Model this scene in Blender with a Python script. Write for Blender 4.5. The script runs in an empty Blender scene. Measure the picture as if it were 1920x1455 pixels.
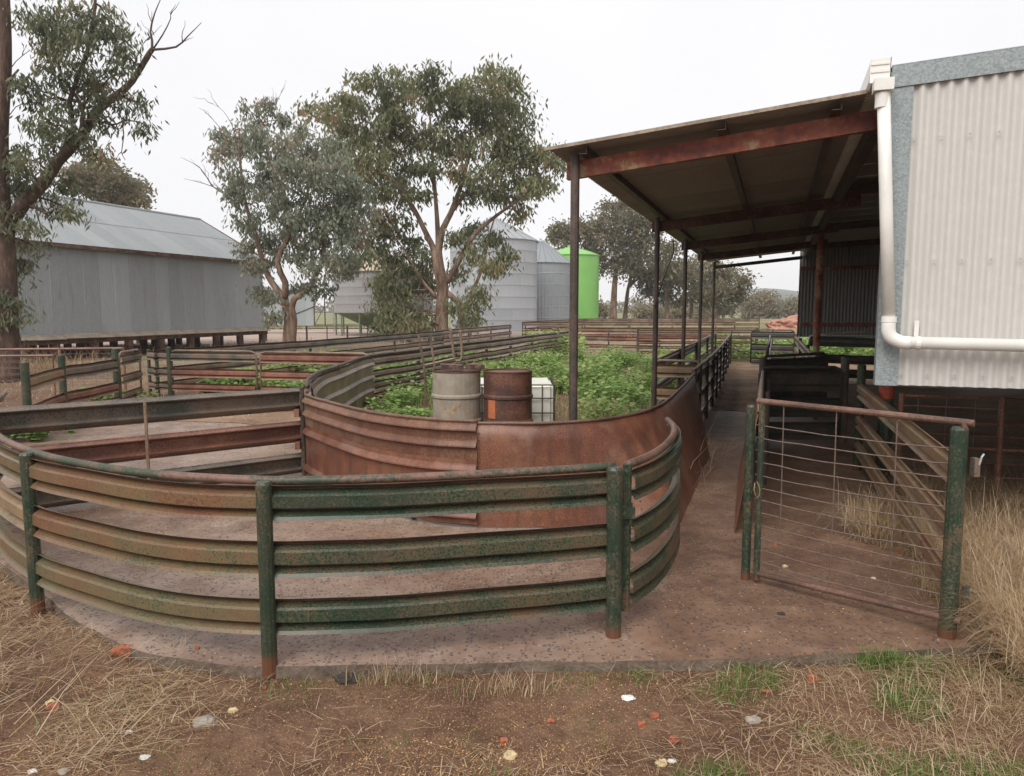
import bpy, bmesh, math, random
import numpy as np
from mathutils import Vector, noise as mnoise
random.seed(7); rng = np.random.default_rng(7)
SC = bpy.context.scene
C = SC.collection

# ------------------------------------------------------------------ camera, sky, sun, exposure
FPX, CXP, CYP, EYE = 1390.0, 960.0, 727.5, 1.65
PITCH = math.atan(147.5 / FPX)
cam_d = bpy.data.cameras.new('camera'); cam = bpy.data.objects.new('camera', cam_d); C.objects.link(cam)
cam_d.sensor_width = 36.0; cam_d.lens = 36.0 * FPX / 1920.0; cam_d.clip_end = 3000; cam_d.clip_start = 0.05
cam.location = (0, 0, EYE); cam.rotation_euler = (math.pi / 2 - PITCH, 0, 0)
SC.camera = cam

SUN_EL, SUN_AZ = math.radians(48), math.radians(205)
W = bpy.data.worlds.new('World'); SC.world = W; W.use_nodes = True
wn = W.node_tree; wn.nodes.clear()
wo = wn.nodes.new('ShaderNodeOutputWorld')
sky = wn.nodes.new('ShaderNodeTexSky'); sky.sky_type = 'NISHITA'; sky.sun_disc = False
sky.sun_elevation = SUN_EL; sky.sun_rotation = SUN_AZ
b1 = wn.nodes.new('ShaderNodeBackground'); b1.inputs['Strength'].default_value = 0.1
b2 = wn.nodes.new('ShaderNodeBackground'); b2.inputs['Strength'].default_value = 0.56
wtc = wn.nodes.new('ShaderNodeTexCoord')
wnz = wn.nodes.new('ShaderNodeTexNoise'); wnz.inputs['Scale'].default_value = 1.6; wnz.inputs['Detail'].default_value = 3
wrp = wn.nodes.new('ShaderNodeValToRGB')
wrp.color_ramp.elements[0].position = 0.3; wrp.color_ramp.elements[0].color = (0.89, 0.885, 0.905, 1)
wrp.color_ramp.elements[1].position = 0.7; wrp.color_ramp.elements[1].color = (1.0, 0.98, 0.98, 1)
wmx = wn.nodes.new('ShaderNodeMixShader'); wmx.inputs[0].default_value = 0.94
wn.links.new(wtc.outputs['Generated'], wnz.inputs['Vector']); wn.links.new(wnz.outputs['Fac'], wrp.inputs['Fac'])
wn.links.new(wrp.outputs['Color'], b2.inputs['Color']); wn.links.new(sky.outputs['Color'], b1.inputs['Color'])
wn.links.new(b1.outputs[0], wmx.inputs[1]); wn.links.new(b2.outputs[0], wmx.inputs[2]); wn.links.new(wmx.outputs[0], wo.inputs['Surface'])

sun_d = bpy.data.lights.new('sun', 'SUN'); sun = bpy.data.objects.new('sun', sun_d); C.objects.link(sun)
sun_d.energy = 1.5; sun_d.angle = math.radians(40); sun_d.color = (1.0, 0.97, 0.93)
sd = Vector((math.sin(SUN_AZ) * math.cos(SUN_EL), math.cos(SUN_AZ) * math.cos(SUN_EL), math.sin(SUN_EL)))
sun.rotation_euler = (-sd).to_track_quat('-Z', 'Y').to_euler()
SC.view_settings.view_transform = 'Standard'; SC.view_settings.look = 'None'
SC.view_settings.gamma = 1; SC.view_settings.use_curve_mapping = False; SC.view_settings.exposure = 0.93
SC.render.engine = 'CYCLES'

# ------------------------------------------------------------------ survey helpers (photo measurements -> metres)
_c, _s = math.cos(PITCH), math.sin(PITCH)
def G(px, py, z=0.0):
    u = (px - CXP) / FPX; v = -(py - CYP) / FPX
    d = (u, _c + v * _s, -_s + v * _c); t = (z - EYE) / d[2]
    return (d[0] * t, d[1] * t)
def A(px, py, Y):
    u = (px - CXP) / FPX; v = -(py - CYP) / FPX
    d = (u, _c + v * _s, -_s + v * _c); t = Y / d[1]
    return Vector((d[0] * t, Y, EYE + d[2] * t))
ES = (0.334, 0.9426); ET = (0.9426, -0.334)          # shed axes: s runs down the shed, t across it
def R(s, t): return (s * ES[0] + t * ET[0], s * ES[1] + t * ET[1])
def R3(s, t, z): a = R(s, t); return Vector((a[0], a[1], z))

# ------------------------------------------------------------------ object helpers
def thing(name, label, cat, loc, group=None):
    o = bpy.data.objects.new(name, None); C.objects.link(o); o.empty_display_size = 0.2
    o.location = (loc[0], loc[1], loc[2] if len(loc) > 2 else 0.0)
    o['label'] = label; o['category'] = cat
    if group: o['group'] = group
    return o
def origin_of(p):
    v = Vector((0, 0, 0))
    while p is not None: v += p.location; p = p.parent
    return v
def mesh_of(name, verts, faces, mat, smooth=False):
    me = bpy.data.meshes.new(name)
    if isinstance(verts, np.ndarray): verts = verts.tolist()
    me.from_pydata(verts, [], faces); me.materials.append(mat)
    if smooth:
        me.polygons.foreach_set('use_smooth', [True] * len(me.polygons))
    me.update(); return me
def link(name, me, parent=None, loc=(0, 0, 0), rot=(0, 0, 0), scale=(1, 1, 1)):
    o = bpy.data.objects.new(name, me); C.objects.link(o); o.parent = parent
    o.location = loc; o.rotation_euler = rot; o.scale = scale
    return o
def part(name, vf, mat, parent=None, smooth=False, base=None):
    """vf = (verts in world metres, faces); stored relative to the thing's base"""
    verts, faces = vf
    og = origin_of(parent) if parent is not None else Vector(base if base else (0, 0, 0))
    V = [(v[0] - og.x, v[1] - og.y, v[2] - og.z) for v in verts]
    o = link(name, mesh_of(name, V, faces, mat, smooth), parent)
    if parent is None: o.location = og
    return o
def tag(o, label=None, cat=None, group=None, kind=None):
    if label: o['label'] = label
    if cat: o['category'] = cat
    if group: o['group'] = group
    if kind: o['kind'] = kind
    return o
def join(*vfs):
    V, Fa = [], []
    for v, f in vfs:
        n = len(V); V += [tuple(a) for a in v]; Fa += [tuple(i + n for i in q) for q in f]
    return V, Fa

# ------------------------------------------------------------------ shapes
def smooth_path(pts, step=0.08):
    P = [Vector((p[0], p[1], p[2] if len(p) > 2 else 0)) for p in pts]
    if len(P) == 2: return [P[0], P[1]]
    out = []
    for i in range(len(P) - 1):
        p0 = P[i - 1] if i else P[0] * 2 - P[1]; p1, p2 = P[i], P[i + 1]
        p3 = P[i + 2] if i + 2 < len(P) else P[-1] * 2 - P[-2]
        n = max(2, int((p2 - p1).length / step))
        for k in range(n):
            t = k / n
            out.append(0.5 * ((2 * p1) + (p2 - p0) * t + (2 * p0 - 5 * p1 + 4 * p2 - p3) * t * t + (3 * p1 - p0 - 3 * p2 + p3) * t ** 3))
    out.append(P[-1]); return out
def tube(pts, r, n=8, caps=True):
    P = [Vector(p) for p in pts]; m = len(P)
    rs = r if isinstance(r, (list, tuple)) else [r] * m
    V, Fa = [], []; prev = None
    for i in range(m):
        t = (P[min(i + 1, m - 1)] - P[max(i - 1, 0)])
        if t.length < 1e-9: t = Vector((0, 0, 1))
        t.normalize()
        if prev is None:
            a = Vector((0, 0, 1)) if abs(t.z) < 0.9 else Vector((1, 0, 0))
            u = t.cross(a).normalized()
        else:
            u = (prev - t * prev.dot(t)).normalized()
        prev = u; w = t.cross(u)
        for k in range(n):
            an = 2 * math.pi * k / n
            V.append(P[i] + (u * math.cos(an) + w * math.sin(an)) * rs[i])
    for i in range(m - 1):
        for k in range(n):
            k2 = (k + 1) % n
            Fa.append((i * n + k, i * n + k2, (i + 1) * n + k2, (i + 1) * n + k))
    if caps:
        Fa.append(tuple(range(n))[::-1]); Fa.append(tuple(range((m - 1) * n, m * n)))
    return V, Fa
def box(c0, c1):
    x0, y0, z0 = c0; x1, y1, z1 = c1
    V = [(x0, y0, z0), (x1, y0, z0), (x1, y1, z0), (x0, y1, z0), (x0, y0, z1), (x1, y0, z1), (x1, y1, z1), (x0, y1, z1)]
    return V, [(0, 3, 2, 1), (4, 5, 6, 7), (0, 1, 5, 4), (1, 2, 6, 5), (2, 3, 7, 6), (3, 0, 4, 7)]
def obox(s0, s1, t0, t1, z0, z1, z0b=None, z1b=None):
    """box in shed axes; z0b/z1b are heights at t1 (sloping members)"""
    z0b = z0 if z0b is None else z0b; z1b = z1 if z1b is None else z1b
    V = [R3(s0, t0, z0), R3(s1, t0, z0), R3(s1, t1, z0b), R3(s0, t1, z0b), R3(s0, t0, z1), R3(s1, t0, z1), R3(s1, t1, z1b), R3(s0, t1, z1b)]
    return V, [(0, 3, 2, 1), (4, 5, 6, 7), (0, 1, 5, 4), (1, 2, 6, 5), (2, 3, 7, 6), (3, 0, 4, 7)]
def beam(a, b, w, h):
    a, b = Vector(a), Vector(b); t = (b - a).normalized()
    up = Vector((0, 0, 1)) if abs(t.z) < 0.95 else Vector((0, 1, 0))
    n = t.cross(up).normalized(); u = n.cross(t)
    V = [p + n * (sx * w / 2) + u * (sz * h / 2) for p in (a, b) for sx, sz in ((-1, -1), (1, -1), (1, 1), (-1, 1))]
    return V, [(0, 1, 2, 3), (7, 6, 5, 4), (0, 4, 5, 1), (1, 5, 6, 2), (2, 6, 7, 3), (3, 7, 4, 0)]
def sweep(path, prof, side=1):
    """path: list of points (z of the path lifts the profile); prof: open list of (offset, z); gives a 4 mm thick strip"""
    P = [Vector(p) for p in path]; m = len(P)
    loop = [(o, z) for o, z in prof] + [(o - 0.005, z) for o, z in prof[::-1]]
    n = len(loop); V, Fa = [], []
    for i in range(m):
        t = P[min(i + 1, m - 1)] - P[max(i - 1, 0)]; t.z = 0; t.normalize()
        nx = Vector((t.y, -t.x, 0)) * side
        for o, z in loop: V.append(P[i] + nx * o + Vector((0, 0, z)))
    for i in range(m - 1):
        for k in range(n):
            k2 = (k + 1) % n
            Fa.append((i * n + k, i * n + k2, (i + 1) * n + k2, (i + 1) * n + k))
    Fa.append(tuple(range(n))); Fa.append(tuple(range((m - 1) * n, m * n))[::-1])
    return V, Fa
def wprof(z1, z0, d=0.03):
    """rolled yard rail: lip, ledge, flat, groove, ledge (12 points)"""
    d *= 1.55; h = z1 - z0
    return [(d * .8, z1), (d * .6, z1 - .05 * h), (0.0, z1 - .13 * h), (0.0, z1 - .16 * h), (d * .75, z1 - .255 * h), (d * .95, z1 - .31 * h), (d * .98, z0 + .36 * h),
            (d * .86, z0 + .33 * h), (.004, z0 + .265 * h), (.004, z0 + .235 * h), (d * .80, z0 + .09 * h), (d, z0)]
def corr(n, length, pitch=0.076, depth=0.009, seg=6):
    """corrugated sheet, x across the corrugations, z along them"""
    V, Fa = [], []; m = n * seg + 1
    for j in range(2):
        for i in range(m):
            V.append((i * pitch / seg, -depth * math.cos(2 * math.pi * i / seg), j * length))
    for i in range(m - 1): Fa.append((i, i + 1, m + i + 1, m + i))
    return V, Fa
def lathe(prof, n=24, c=(0, 0, 0), a0=0.0, a1=2 * math.pi):
    V, Fa = [], []; full = abs(a1 - a0 - 2 * math.pi) < 1e-6; cols = n if full else n + 1
    for r, z in prof:
        for k in range(cols):
            a = a0 + (a1 - a0) * k / n
            V.append((c[0] + r * math.cos(a), c[1] + r * math.sin(a), c[2] + z))
    for i in range(len(prof) - 1):
        for k in range(n):
            k2 = (k + 1) % cols
            Fa.append((i * cols + k, i * cols + k2, (i + 1) * cols + k2, (i + 1) * cols + k))
    return V, Fa

# ------------------------------------------------------------------ materials
class NT:
    def __init__(s, name):
        s.m = bpy.data.materials.new(name); s.m.use_nodes = True; s.t = s.m.node_tree; s.t.nodes.clear()
        s.out = s.t.nodes.new('ShaderNodeOutputMaterial'); s.tc = s.t.nodes.new('ShaderNodeTexCoord')
        s.b = s.t.nodes.new('ShaderNodeBsdfPrincipled'); s.l(s.b.outputs[0], s.out.inputs['Surface'])
        s.obj = s.tc.outputs['Object']
    def l(s, a, b): s.t.links.new(a, b)
    def setv(s, sock, v):
        if isinstance(v, bpy.types.NodeSocket): s.l(v, sock)
        else: sock.default_value = (tuple(v) + (1,)) if isinstance(v, tuple) and len(v) == 3 and len(sock.default_value) == 4 else v
    def noise(s, scale, detail=4, rough=0.6, vec=None, dist=0.0):
        n = s.t.nodes.new('ShaderNodeTexNoise'); n.inputs['Scale'].default_value = scale; n.inputs['Detail'].default_value = detail
        n.inputs['Roughness'].default_value = rough; n.inputs['Distortion'].default_value = dist
        s.l(vec if vec is not None else s.obj, n.inputs['Vector']); return n.outputs['Fac']
    def voro(s, scale, vec=None, feat='F1', out='Distance', rand=1.0, dim='2D'):
        n = s.t.nodes.new('ShaderNodeTexVoronoi'); n.voronoi_dimensions = dim; n.feature = feat; n.inputs['Scale'].default_value = scale; n.inputs['Randomness'].default_value = rand
        s.l(vec if vec is not None else s.obj, n.inputs['Vector']); return n.outputs[out]
    def ramp(s, fac, stops, interp='LINEAR'):
        n = s.t.nodes.new('ShaderNodeValToRGB'); cr = n.color_ramp; cr.interpolation = interp
        while len(cr.elements) < len(stops): cr.elements.new(0.5)
        for e, (p, c) in zip(cr.elements, stops):
            e.position = p; e.color = (c, c, c, 1) if isinstance(c, (int, float)) else tuple(c) + (1,)
        s.l(fac, n.inputs['Fac']); return n.outputs['Color']
    def mix(s, f, a, b, mode='MIX'):
        n = s.t.nodes.new('ShaderNodeMix'); n.data_type = 'RGBA'; n.blend_type = mode
        s.setv(n.inputs[0], f); s.setv(n.inputs[6], a); s.setv(n.inputs[7], b); return n.outputs[2]
    def math(s, op, a, b=0.0, clamp=False):
        n = s.t.nodes.new('ShaderNodeMath'); n.operation = op; n.use_clamp = clamp
        s.setv(n.inputs[0], a); s.setv(n.inputs[1], b); return n.outputs[0]
    def mapping(s, scale=(1, 1, 1), vec=None):
        n = s.t.nodes.new('ShaderNodeMapping'); n.inputs['Scale'].default_value = scale
        s.l(vec if vec is not None else s.obj, n.inputs['Vector']); return n.outputs[0]
    def rnd(s):
        n = s.t.nodes.new('ShaderNodeObjectInfo'); return n.outputs['Random']
    def rvec(s, amt=37.0):
        """object coordinates shifted per object so that no two pieces carry the same marks"""
        r = s.math('MULTIPLY', s.rnd(), amt)
        n = s.t.nodes.new('ShaderNodeVectorMath'); n.operation = 'ADD'; s.l(s.obj, n.inputs[0]); s.l(r, n.inputs[1]); return n.outputs[0]
    def sepz(s, vec=None):
        n = s.t.nodes.new('ShaderNodeSeparateXYZ'); s.l(vec if vec is not None else s.obj, n.inputs[0]); return n.outputs
    def attr(s, name):
        n = s.t.nodes.new('ShaderNodeAttribute'); n.attribute_name = name; return n.outputs
    def fin(s, col, rough=0.7, metal=0.0, bump=None, bstr=0.3, bdist=0.01, spec=0.4):
        s.setv(s.b.inputs['Base Color'], col); s.setv(s.b.inputs['Roughness'], rough); s.setv(s.b.inputs['Metallic'], metal)
        s.b.inputs['Specular IOR Level'].default_value = spec
        if bump is not None:
            n = s.t.nodes.new('ShaderNodeBump'); n.inputs['Strength'].default_value = bstr; n.inputs['Distance'].default_value = bdist
            s.l(bump, n.inputs['Height']); s.l(n.outputs[0], s.b.inputs['Normal'])
        return s.m
def m_worn(name, stops, big=2.2, fine=55, rough=0.5, foot=False, mixf=0.5, bstr=0.25, streak=0.0):
    """painted or bare steel, worn through in patches and in fine speckle"""
    k = NT(name); v = k.rvec(); a = k.noise(big, 5, 0.65, v); b = k.noise(fine, 5, 0.7, v)
    f = k.math('ADD', k.math('MULTIPLY', a, 1 - mixf), k.math('MULTIPLY', b, mixf))
    f = k.math('ADD', k.math('MULTIPLY', f, 2.1), -0.55)
    col = k.ramp(f, stops)
    col = k.mix(k.ramp(k.noise(9, 3, 0.5, v), [(0.35, 0.0), (0.75, 0.35)]), col, (0.10, 0.06, 0.045))
    if streak:
        col = k.mix(k.ramp(k.noise(7, 4, 0.6, k.mapping((1, 1, 0.1), v)), [(0.48, 0.0), (0.66, streak)]), col, (0.075, 0.034, 0.024))
        col = k.mix(k.ramp(k.noise(2.2, 5, 0.7, v), [(0.52, 0.0), (0.66, streak * .8)]), col, (0.27, 0.165, 0.115))
    if foot:
        z = k.sepz()[2]
        ff = k.ramp(k.math('ADD', z, k.math('MULTIPLY', b, 0.07)), [(0.065, 1.0), (0.10, 0.0)])
        col = k.mix(ff, col, (0.13, 0.055, 0.03))
    r = k.ramp(b, [(0.3, rough - 0.08), (0.7, rough + 0.2)])
    return k.fin(col, r, 0.0, b, bstr, 0.004)
GRN, GRN2, OCH = (0.016, 0.036, 0.021), (0.036, 0.058, 0.034), (0.24, 0.18, 0.085)
RST, RST2, BRN = (0.19, 0.072, 0.036), (0.28, 0.13, 0.068), (0.12, 0.062, 0.042)
M_POST = m_worn('post_green', [(0.40, GRN), (0.56, GRN2), (0.66, (0.10, 0.09, 0.06)), (0.76, RST)], 5, 80, 0.32, foot=True, mixf=0.6)
M_RGREEN = m_worn('rail_green', [(0.36, GRN), (0.50, (0.036, 0.058, 0.034)), (0.58, (0.10, 0.085, 0.045)), (0.68, (0.14, 0.062, 0.034))], 1.6, 95, 0.28, mixf=0.60)
M_RMOSS = m_worn('rail_mossy_ochre', [(0.30, (0.035, 0.058, 0.032)), (0.44, (0.115, 0.115, 0.058)), (0.54, (0.18, 0.13, 0.066)), (0.66, (0.15, 0.07, 0.04))], 1.3, 95, 0.30, mixf=0.62)
M_ROCHRE = m_worn('rail_ochre_rust', [(0.30, (0.05, 0.065, 0.035)), (0.42, (0.15, 0.125, 0.062)), (0.52, (0.20, 0.105, 0.052)), (0.62, (0.15, 0.06, 0.032)), (0.72, (0.10, 0.045, 0.03))], 1.3, 95, 0.30, mixf=0.62)
M_RRUST = m_worn('rail_rust', [(0.38, (0.12, 0.055, 0.04)), (0.50, (0.19, 0.078, 0.048)), (0.62, (0.26, 0.13, 0.085))], 2, 60, 0.30)
M_RBROWN = m_worn('rail_brown', [(0.38, (0.11, 0.078, 0.055)), (0.50, (0.20, 0.135, 0.09)), (0.62, (0.27, 0.19, 0.13))], 2, 60, 0.30)
M_RGREY = m_worn('rail_greybrown', [(0.40, (0.06, 0.062, 0.05)), (0.48, (0.12, 0.11, 0.085)), (0.58, (0.18, 0.125, 0.09))], 2, 60, 0.30)
M_RTAN = m_worn('rail_tan', [(0.32, (0.11, 0.09, 0.055)), (0.46, (0.26, 0.185, 0.10)), (0.58, (0.27, 0.155, 0.082)), (0.7, (0.17, 0.08, 0.045))], 1.6, 60, 0.42)
M_PIPE = m_worn('pipe_rust', [(0.36, (0.075, 0.05, 0.038)), (0.5, (0.145, 0.075, 0.05)), (0.66, (0.19, 0.11, 0.08))], 3, 60, 0.38)
M_PIPEG = m_worn('pipe_green_rust', [(0.40, GRN2), (0.50, (0.13, 0.085, 0.06)), (0.60, (0.2, 0.11, 0.08))], 2.0, 60, 0.45)
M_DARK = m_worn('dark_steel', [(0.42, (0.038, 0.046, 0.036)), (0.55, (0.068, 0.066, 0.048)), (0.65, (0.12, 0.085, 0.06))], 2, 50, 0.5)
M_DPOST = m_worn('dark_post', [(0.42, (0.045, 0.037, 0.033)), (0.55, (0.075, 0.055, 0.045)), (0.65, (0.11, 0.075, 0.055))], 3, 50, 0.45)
M_CREASE = m_worn('crease_rust_and_shade', [(0.35, (0.06, 0.032, 0.024)), (0.5, (0.10, 0.05, 0.034)), (0.65, (0.16, 0.085, 0.055))], 3, 60, 0.6)  # rust brown that also paints shade into the down-facing folds of the rails
M_SHEET = m_worn('rust_sheet', [(0.30, (0.10, 0.036, 0.022)), (0.44, (0.165, 0.06, 0.034)), (0.56, (0.225, 0.092, 0.052)), (0.72, (0.29, 0.155, 0.10))], 1.2, 110, 0.34, streak=0.6)
M_SHEETL = m_worn('rust_sheet_pale', [(0.30, (0.11, 0.045, 0.027)), (0.44, (0.18, 0.078, 0.044)), (0.56, (0.235, 0.125, 0.072)), (0.70, (0.22, 0.165, 0.10))], 1.2, 80, 0.36, streak=0.6)
M_REDBEAM = m_worn('red_lead_beam', [(0.34, (0.13, 0.026, 0.016)), (0.47, (0.25, 0.06, 0.03)), (0.57, (0.32, 0.105, 0.05)), (0.68, (0.42, 0.30, 0.17))], 2.5, 14, 0.5, mixf=0.4)
M_REDBEAM_SHADE = m_worn('red_beam_shaded', [(0.36, (0.05, 0.024, 0.018)), (0.5, (0.095, 0.04, 0.027)), (0.64, (0.15, 0.07, 0.045))], 2.5, 20, 0.6)  # same red lead paint, darkened to paint in the shade under the roof
M_REDPAINT = m_worn('red_paint', [(0.38, (0.16, 0.05, 0.03)), (0.50, (0.40, 0.065, 0.03)), (0.66, (0.48, 0.10, 0.045))], 5, 30, 0.5)
M_BARREL_PALE = m_worn('pale_drum_paint', [(0.36, (0.34, 0.31, 0.25)), (0.62, (0.33, 0.28, 0.21)), (0.72, (0.33, 0.19, 0.095)), (0.84, RST)], 3.0, 30, 0.55, mixf=0.4)
M_BARREL_RUST = m_worn('rust_drum', [(0.38, (0.065, 0.033, 0.025)), (0.5, (0.12, 0.052, 0.034)), (0.62, (0.19, 0.085, 0.05))], 3, 60, 0.5)
def m_plain(name, col, var=0.12, rough=0.6, scale=6, metal=0.0, bstr=0.1, spec=0.4):
    k = NT(name); v = k.rvec(); n = k.noise(scale, 5, 0.65, v)
    lo = tuple(c * (1 - var) for c in col); hi = tuple(min(1, c * (1 + var)) for c in col)
    return k.fin(k.ramp(n, [(0.35, lo), (0.65, hi)]), rough, metal, n, bstr, 0.005, spec)
M_PVC = m_plain('white_pvc', (0.74, 0.72, 0.67), 0.10, 0.35, 3)
M_WHITE = m_plain('white_poly', (0.72, 0.71, 0.62), 0.08, 0.4, 3)
M_WIRE = m_plain('rusty_wire', (0.14, 0.095, 0.075), 0.3, 0.5, 30)
M_GALVBAR = m_plain('galvanised_bar', (0.42, 0.43, 0.43), 0.15, 0.4, 20, 0.3)
M_TIMBER = m_worn('old_timber', [(0.4, (0.055, 0.032, 0.025)), (0.52, (0.115, 0.06, 0.042)), (0.62, (0.2, 0.13, 0.09))], 3, 30, 0.8)
M_LIGHTTIMBER = m_worn('grey_timber', [(0.4, (0.25, 0.2, 0.15)), (0.55, (0.36, 0.3, 0.23))], 3, 30, 0.8)
M_GREENSILO = m_plain('lime_green_paint', (0.21, 0.47, 0.115), 0.05, 0.35, 0.6)
M_GREENCONE = m_plain('dull_green_cone', (0.14, 0.20, 0.11), 0.25, 0.6, 1.2)
M_CREAM = m_plain('cream_roof', (0.55, 0.45, 0.32), 0.12, 0.6, 0.7)
M_TANK = m_plain('blue_green_tank', (0.055, 0.085, 0.09), 0.25, 0.5, 3)
M_ORANGE_LABEL = m_plain('faded_orange_label', (0.42, 0.14, 0.06), 0.15, 0.6, 20)
def m_iron(name, lo, hi, rough=0.45, streak=True, metal=0.25, rust=0.0, spread=0.18):
    """weathered corrugated iron: every sheet its own tone, streaks run along the sheet"""
    k = NT(name); v = k.rvec(); base = k.mix(k.rnd(), lo, hi)
    st = k.noise(5, 4, 0.6, k.mapping((1, 1, 0.06), v)); fi = k.noise(14, 5, 0.65, v)
    col = k.mix(k.ramp(st, [(0.3, spread), (0.7, 0.0)]), base, tuple(c * 0.55 for c in lo))
    col = k.mix(k.ramp(fi, [(0.45, 0.0), (0.75, 0.25)]), col, tuple(min(1, c * 1.25) for c in hi))
    if rust > 0: col = k.mix(k.ramp(k.noise(3, 6, 0.7, k.mapping((1, 1, 0.25), v)), [(0.56, 0.0), (0.68, rust)]), col, (0.16, 0.085, 0.05))
    return k.fin(col, rough, metal, fi, 0.05, 0.004)
M_IRON_GREY = m_iron('blue_grey_iron', (0.31, 0.325, 0.335), (0.41, 0.425, 0.435), 0.55, metal=0.1, rust=0.25)
M_IRON_ROOF = m_iron('pale_roof_iron', (0.25, 0.268, 0.27), (0.31, 0.328, 0.33), 0.6, metal=0.05, rust=0.12, spread=0.08)
M_IRON_WHITE = m_iron('offwhite_wall_iron', (0.55, 0.53, 0.495), (0.575, 0.555, 0.52), 0.5, metal=0.0, spread=0.10)
M_IRON_UNDER = m_iron('dull_zinc_sheet', (0.27, 0.25, 0.215), (0.33, 0.305, 0.265), 0.6, metal=0.0, rust=0.15)
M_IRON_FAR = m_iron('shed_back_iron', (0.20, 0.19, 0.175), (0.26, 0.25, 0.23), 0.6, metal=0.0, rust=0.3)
M_SILO = m_iron('silo_steel', (0.335, 0.35, 0.365), (0.40, 0.415, 0.43), 0.45, metal=0.2, spread=0.12)
M_SILO2 = m_iron('silo_ribbed_steel', (0.27, 0.29, 0.305), (0.30, 0.32, 0.335), 0.45, metal=0.2)
M_SILOH = m_iron('hopper_silo_steel', (0.26, 0.25, 0.245), (0.31, 0.30, 0.295), 0.5, metal=0.1, rust=0.15)
k = NT('spangled_galvanised'); vv = k.voro(95, out='Color', dim='3D'); sp = k.sepz(vv)[0]
gn = k.noise(4, 4)
M_GALV = k.fin(k.mix(k.math('MULTIPLY', gn, 0.6), k.ramp(sp, [(0.0, (0.17, 0.20, 0.205)), (1.0, (0.34, 0.375, 0.375))]), (0.25, 0.285, 0.285)), 0.5, 0.1)

# dirt, slab, straw ...
k = NT('red_brown_soil')
big = k.noise(0.9, 5, 0.6); mid = k.noise(7, 6, 0.7); fine = k.noise(60, 4, 0.7)
col = k.ramp(k.math('ADD', k.math('MULTIPLY', mid, 0.55), k.math('MULTIPLY', big, 0.45)), [(0.34, (0.06, 0.03, 0.018)), (0.47, (0.118, 0.06, 0.036)), (0.60, (0.19, 0.112, 0.068))])
col = k.mix(k.ramp(fine, [(0.42, 0.0), (0.7, 0.45)]), col, (0.22, 0.14, 0.085))
gv = k.voro(85); gsel = k.sepz(k.voro(85, out='Color'))[0]
grain = k.math('MULTIPLY', k.ramp(gv, [(0.16, 1.0), (0.24, 0.0)]), k.ramp(k.math('ADD', k.math('MULTIPLY', gsel, 0.6), k.math('MULTIPLY', k.noise(1.6, 3), 0.6)), [(0.72, 0.0), (0.76, 1.0)]))
col = k.mix(grain, col, (0.42, 0.26, 0.10))
xyz = k.sepz()
farm = k.ramp(k.math('MULTIPLY', k.math('ADD', xyz[1], k.math('MULTIPLY', k.noise(0.25, 4), 10)), 0.01), [(0.18, 0.0), (0.28, 1.0)])
tan = k.ramp(k.noise(0.35, 6, 0.7), [(0.4, (0.20, 0.14, 0.09)), (0.55, (0.28, 0.21, 0.14)), (0.64, (0.10, 0.14, 0.05))])
col = k.mix(farm, col, tan)
dark = k.noise(16, 5, 0.7)
M_SOIL = k.fin(col, k.ramp(mid, [(0.3, 0.75), (0.7, 0.95)]), 0, k.math('ADD', dark, k.math('MULTIPLY', fine, 0.5)), 0.7, 0.03, 0.25)

k = NT('wet_concrete')
big = k.noise(0.7, 5, 0.6); mid = k.noise(4, 6, 0.7); fine = k.noise(90, 3, 0.6)
col = k.ramp(k.math('ADD', k.math('MULTIPLY', big, 0.6), k.math('MULTIPLY', mid, 0.4)), [(0.36, (0.16, 0.09, 0.058)), (0.46, (0.27, 0.175, 0.122)), (0.6, (0.37, 0.27, 0.205))])
# mud tramped over the slab, heavier down the race and lane (shed axis)
sx = k.sepz(); sS = k.math('ADD', k.math('MULTIPLY', sx[0], 0.75), k.math('MULTIPLY', sx[1], 0.12))
mud = k.ramp(k.math('ADD', sS, k.math('MULTIPLY', k.math('SUBTRACT', k.noise(1.5, 5, 0.65), 0.5), 1.6)), [(0.9, 0.0), (1.9, 0.88)])
col = k.mix(mud, col, k.ramp(mid, [(0.35, (0.12, 0.06, 0.035)), (0.62, (0.26, 0.155, 0.095))]))
stain = k.ramp(k.noise(1.1, 6, 0.7), [(0.48, 0.0), (0.60, 0.65)])
col = k.mix(stain, col, (0.15, 0.078, 0.047))
ck = k.t.nodes.new('ShaderNodeTexVoronoi'); ck.voronoi_dimensions = '2D'; ck.feature = 'DISTANCE_TO_EDGE'; ck.inputs['Scale'].default_value = 0.55
cd_ = k.t.nodes.new('ShaderNodeTexNoise'); cd_.inputs['Scale'].default_value = 3.0; cd_.inputs['Detail'].default_value = 6; k.l(k.obj, cd_.inputs['Vector'])
cs_ = k.t.nodes.new('ShaderNodeVectorMath'); cs_.operation = 'SCALE'; cs_.inputs['Scale'].default_value = 0.35; k.l(cd_.outputs['Color'], cs_.inputs[0])
ca_ = k.t.nodes.new('ShaderNodeVectorMath'); ca_.operation = 'ADD'; k.l(k.obj, ca_.inputs[0]); k.l(cs_.outputs[0], ca_.inputs[1]); k.l(ca_.outputs[0], ck.inputs['Vector'])
crack = k.ramp(ck.outputs['Distance'], [(0.0, 0.6), (0.005, 0.0)])
col = k.mix(crack, col, (0.07, 0.045, 0.032))
grit = k.noise(140, 4, 0.75); col = k.mix(k.ramp(grit, [(0.35, 0.45), (0.55, 0.0)]), col, (0.12, 0.075, 0.05))
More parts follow.
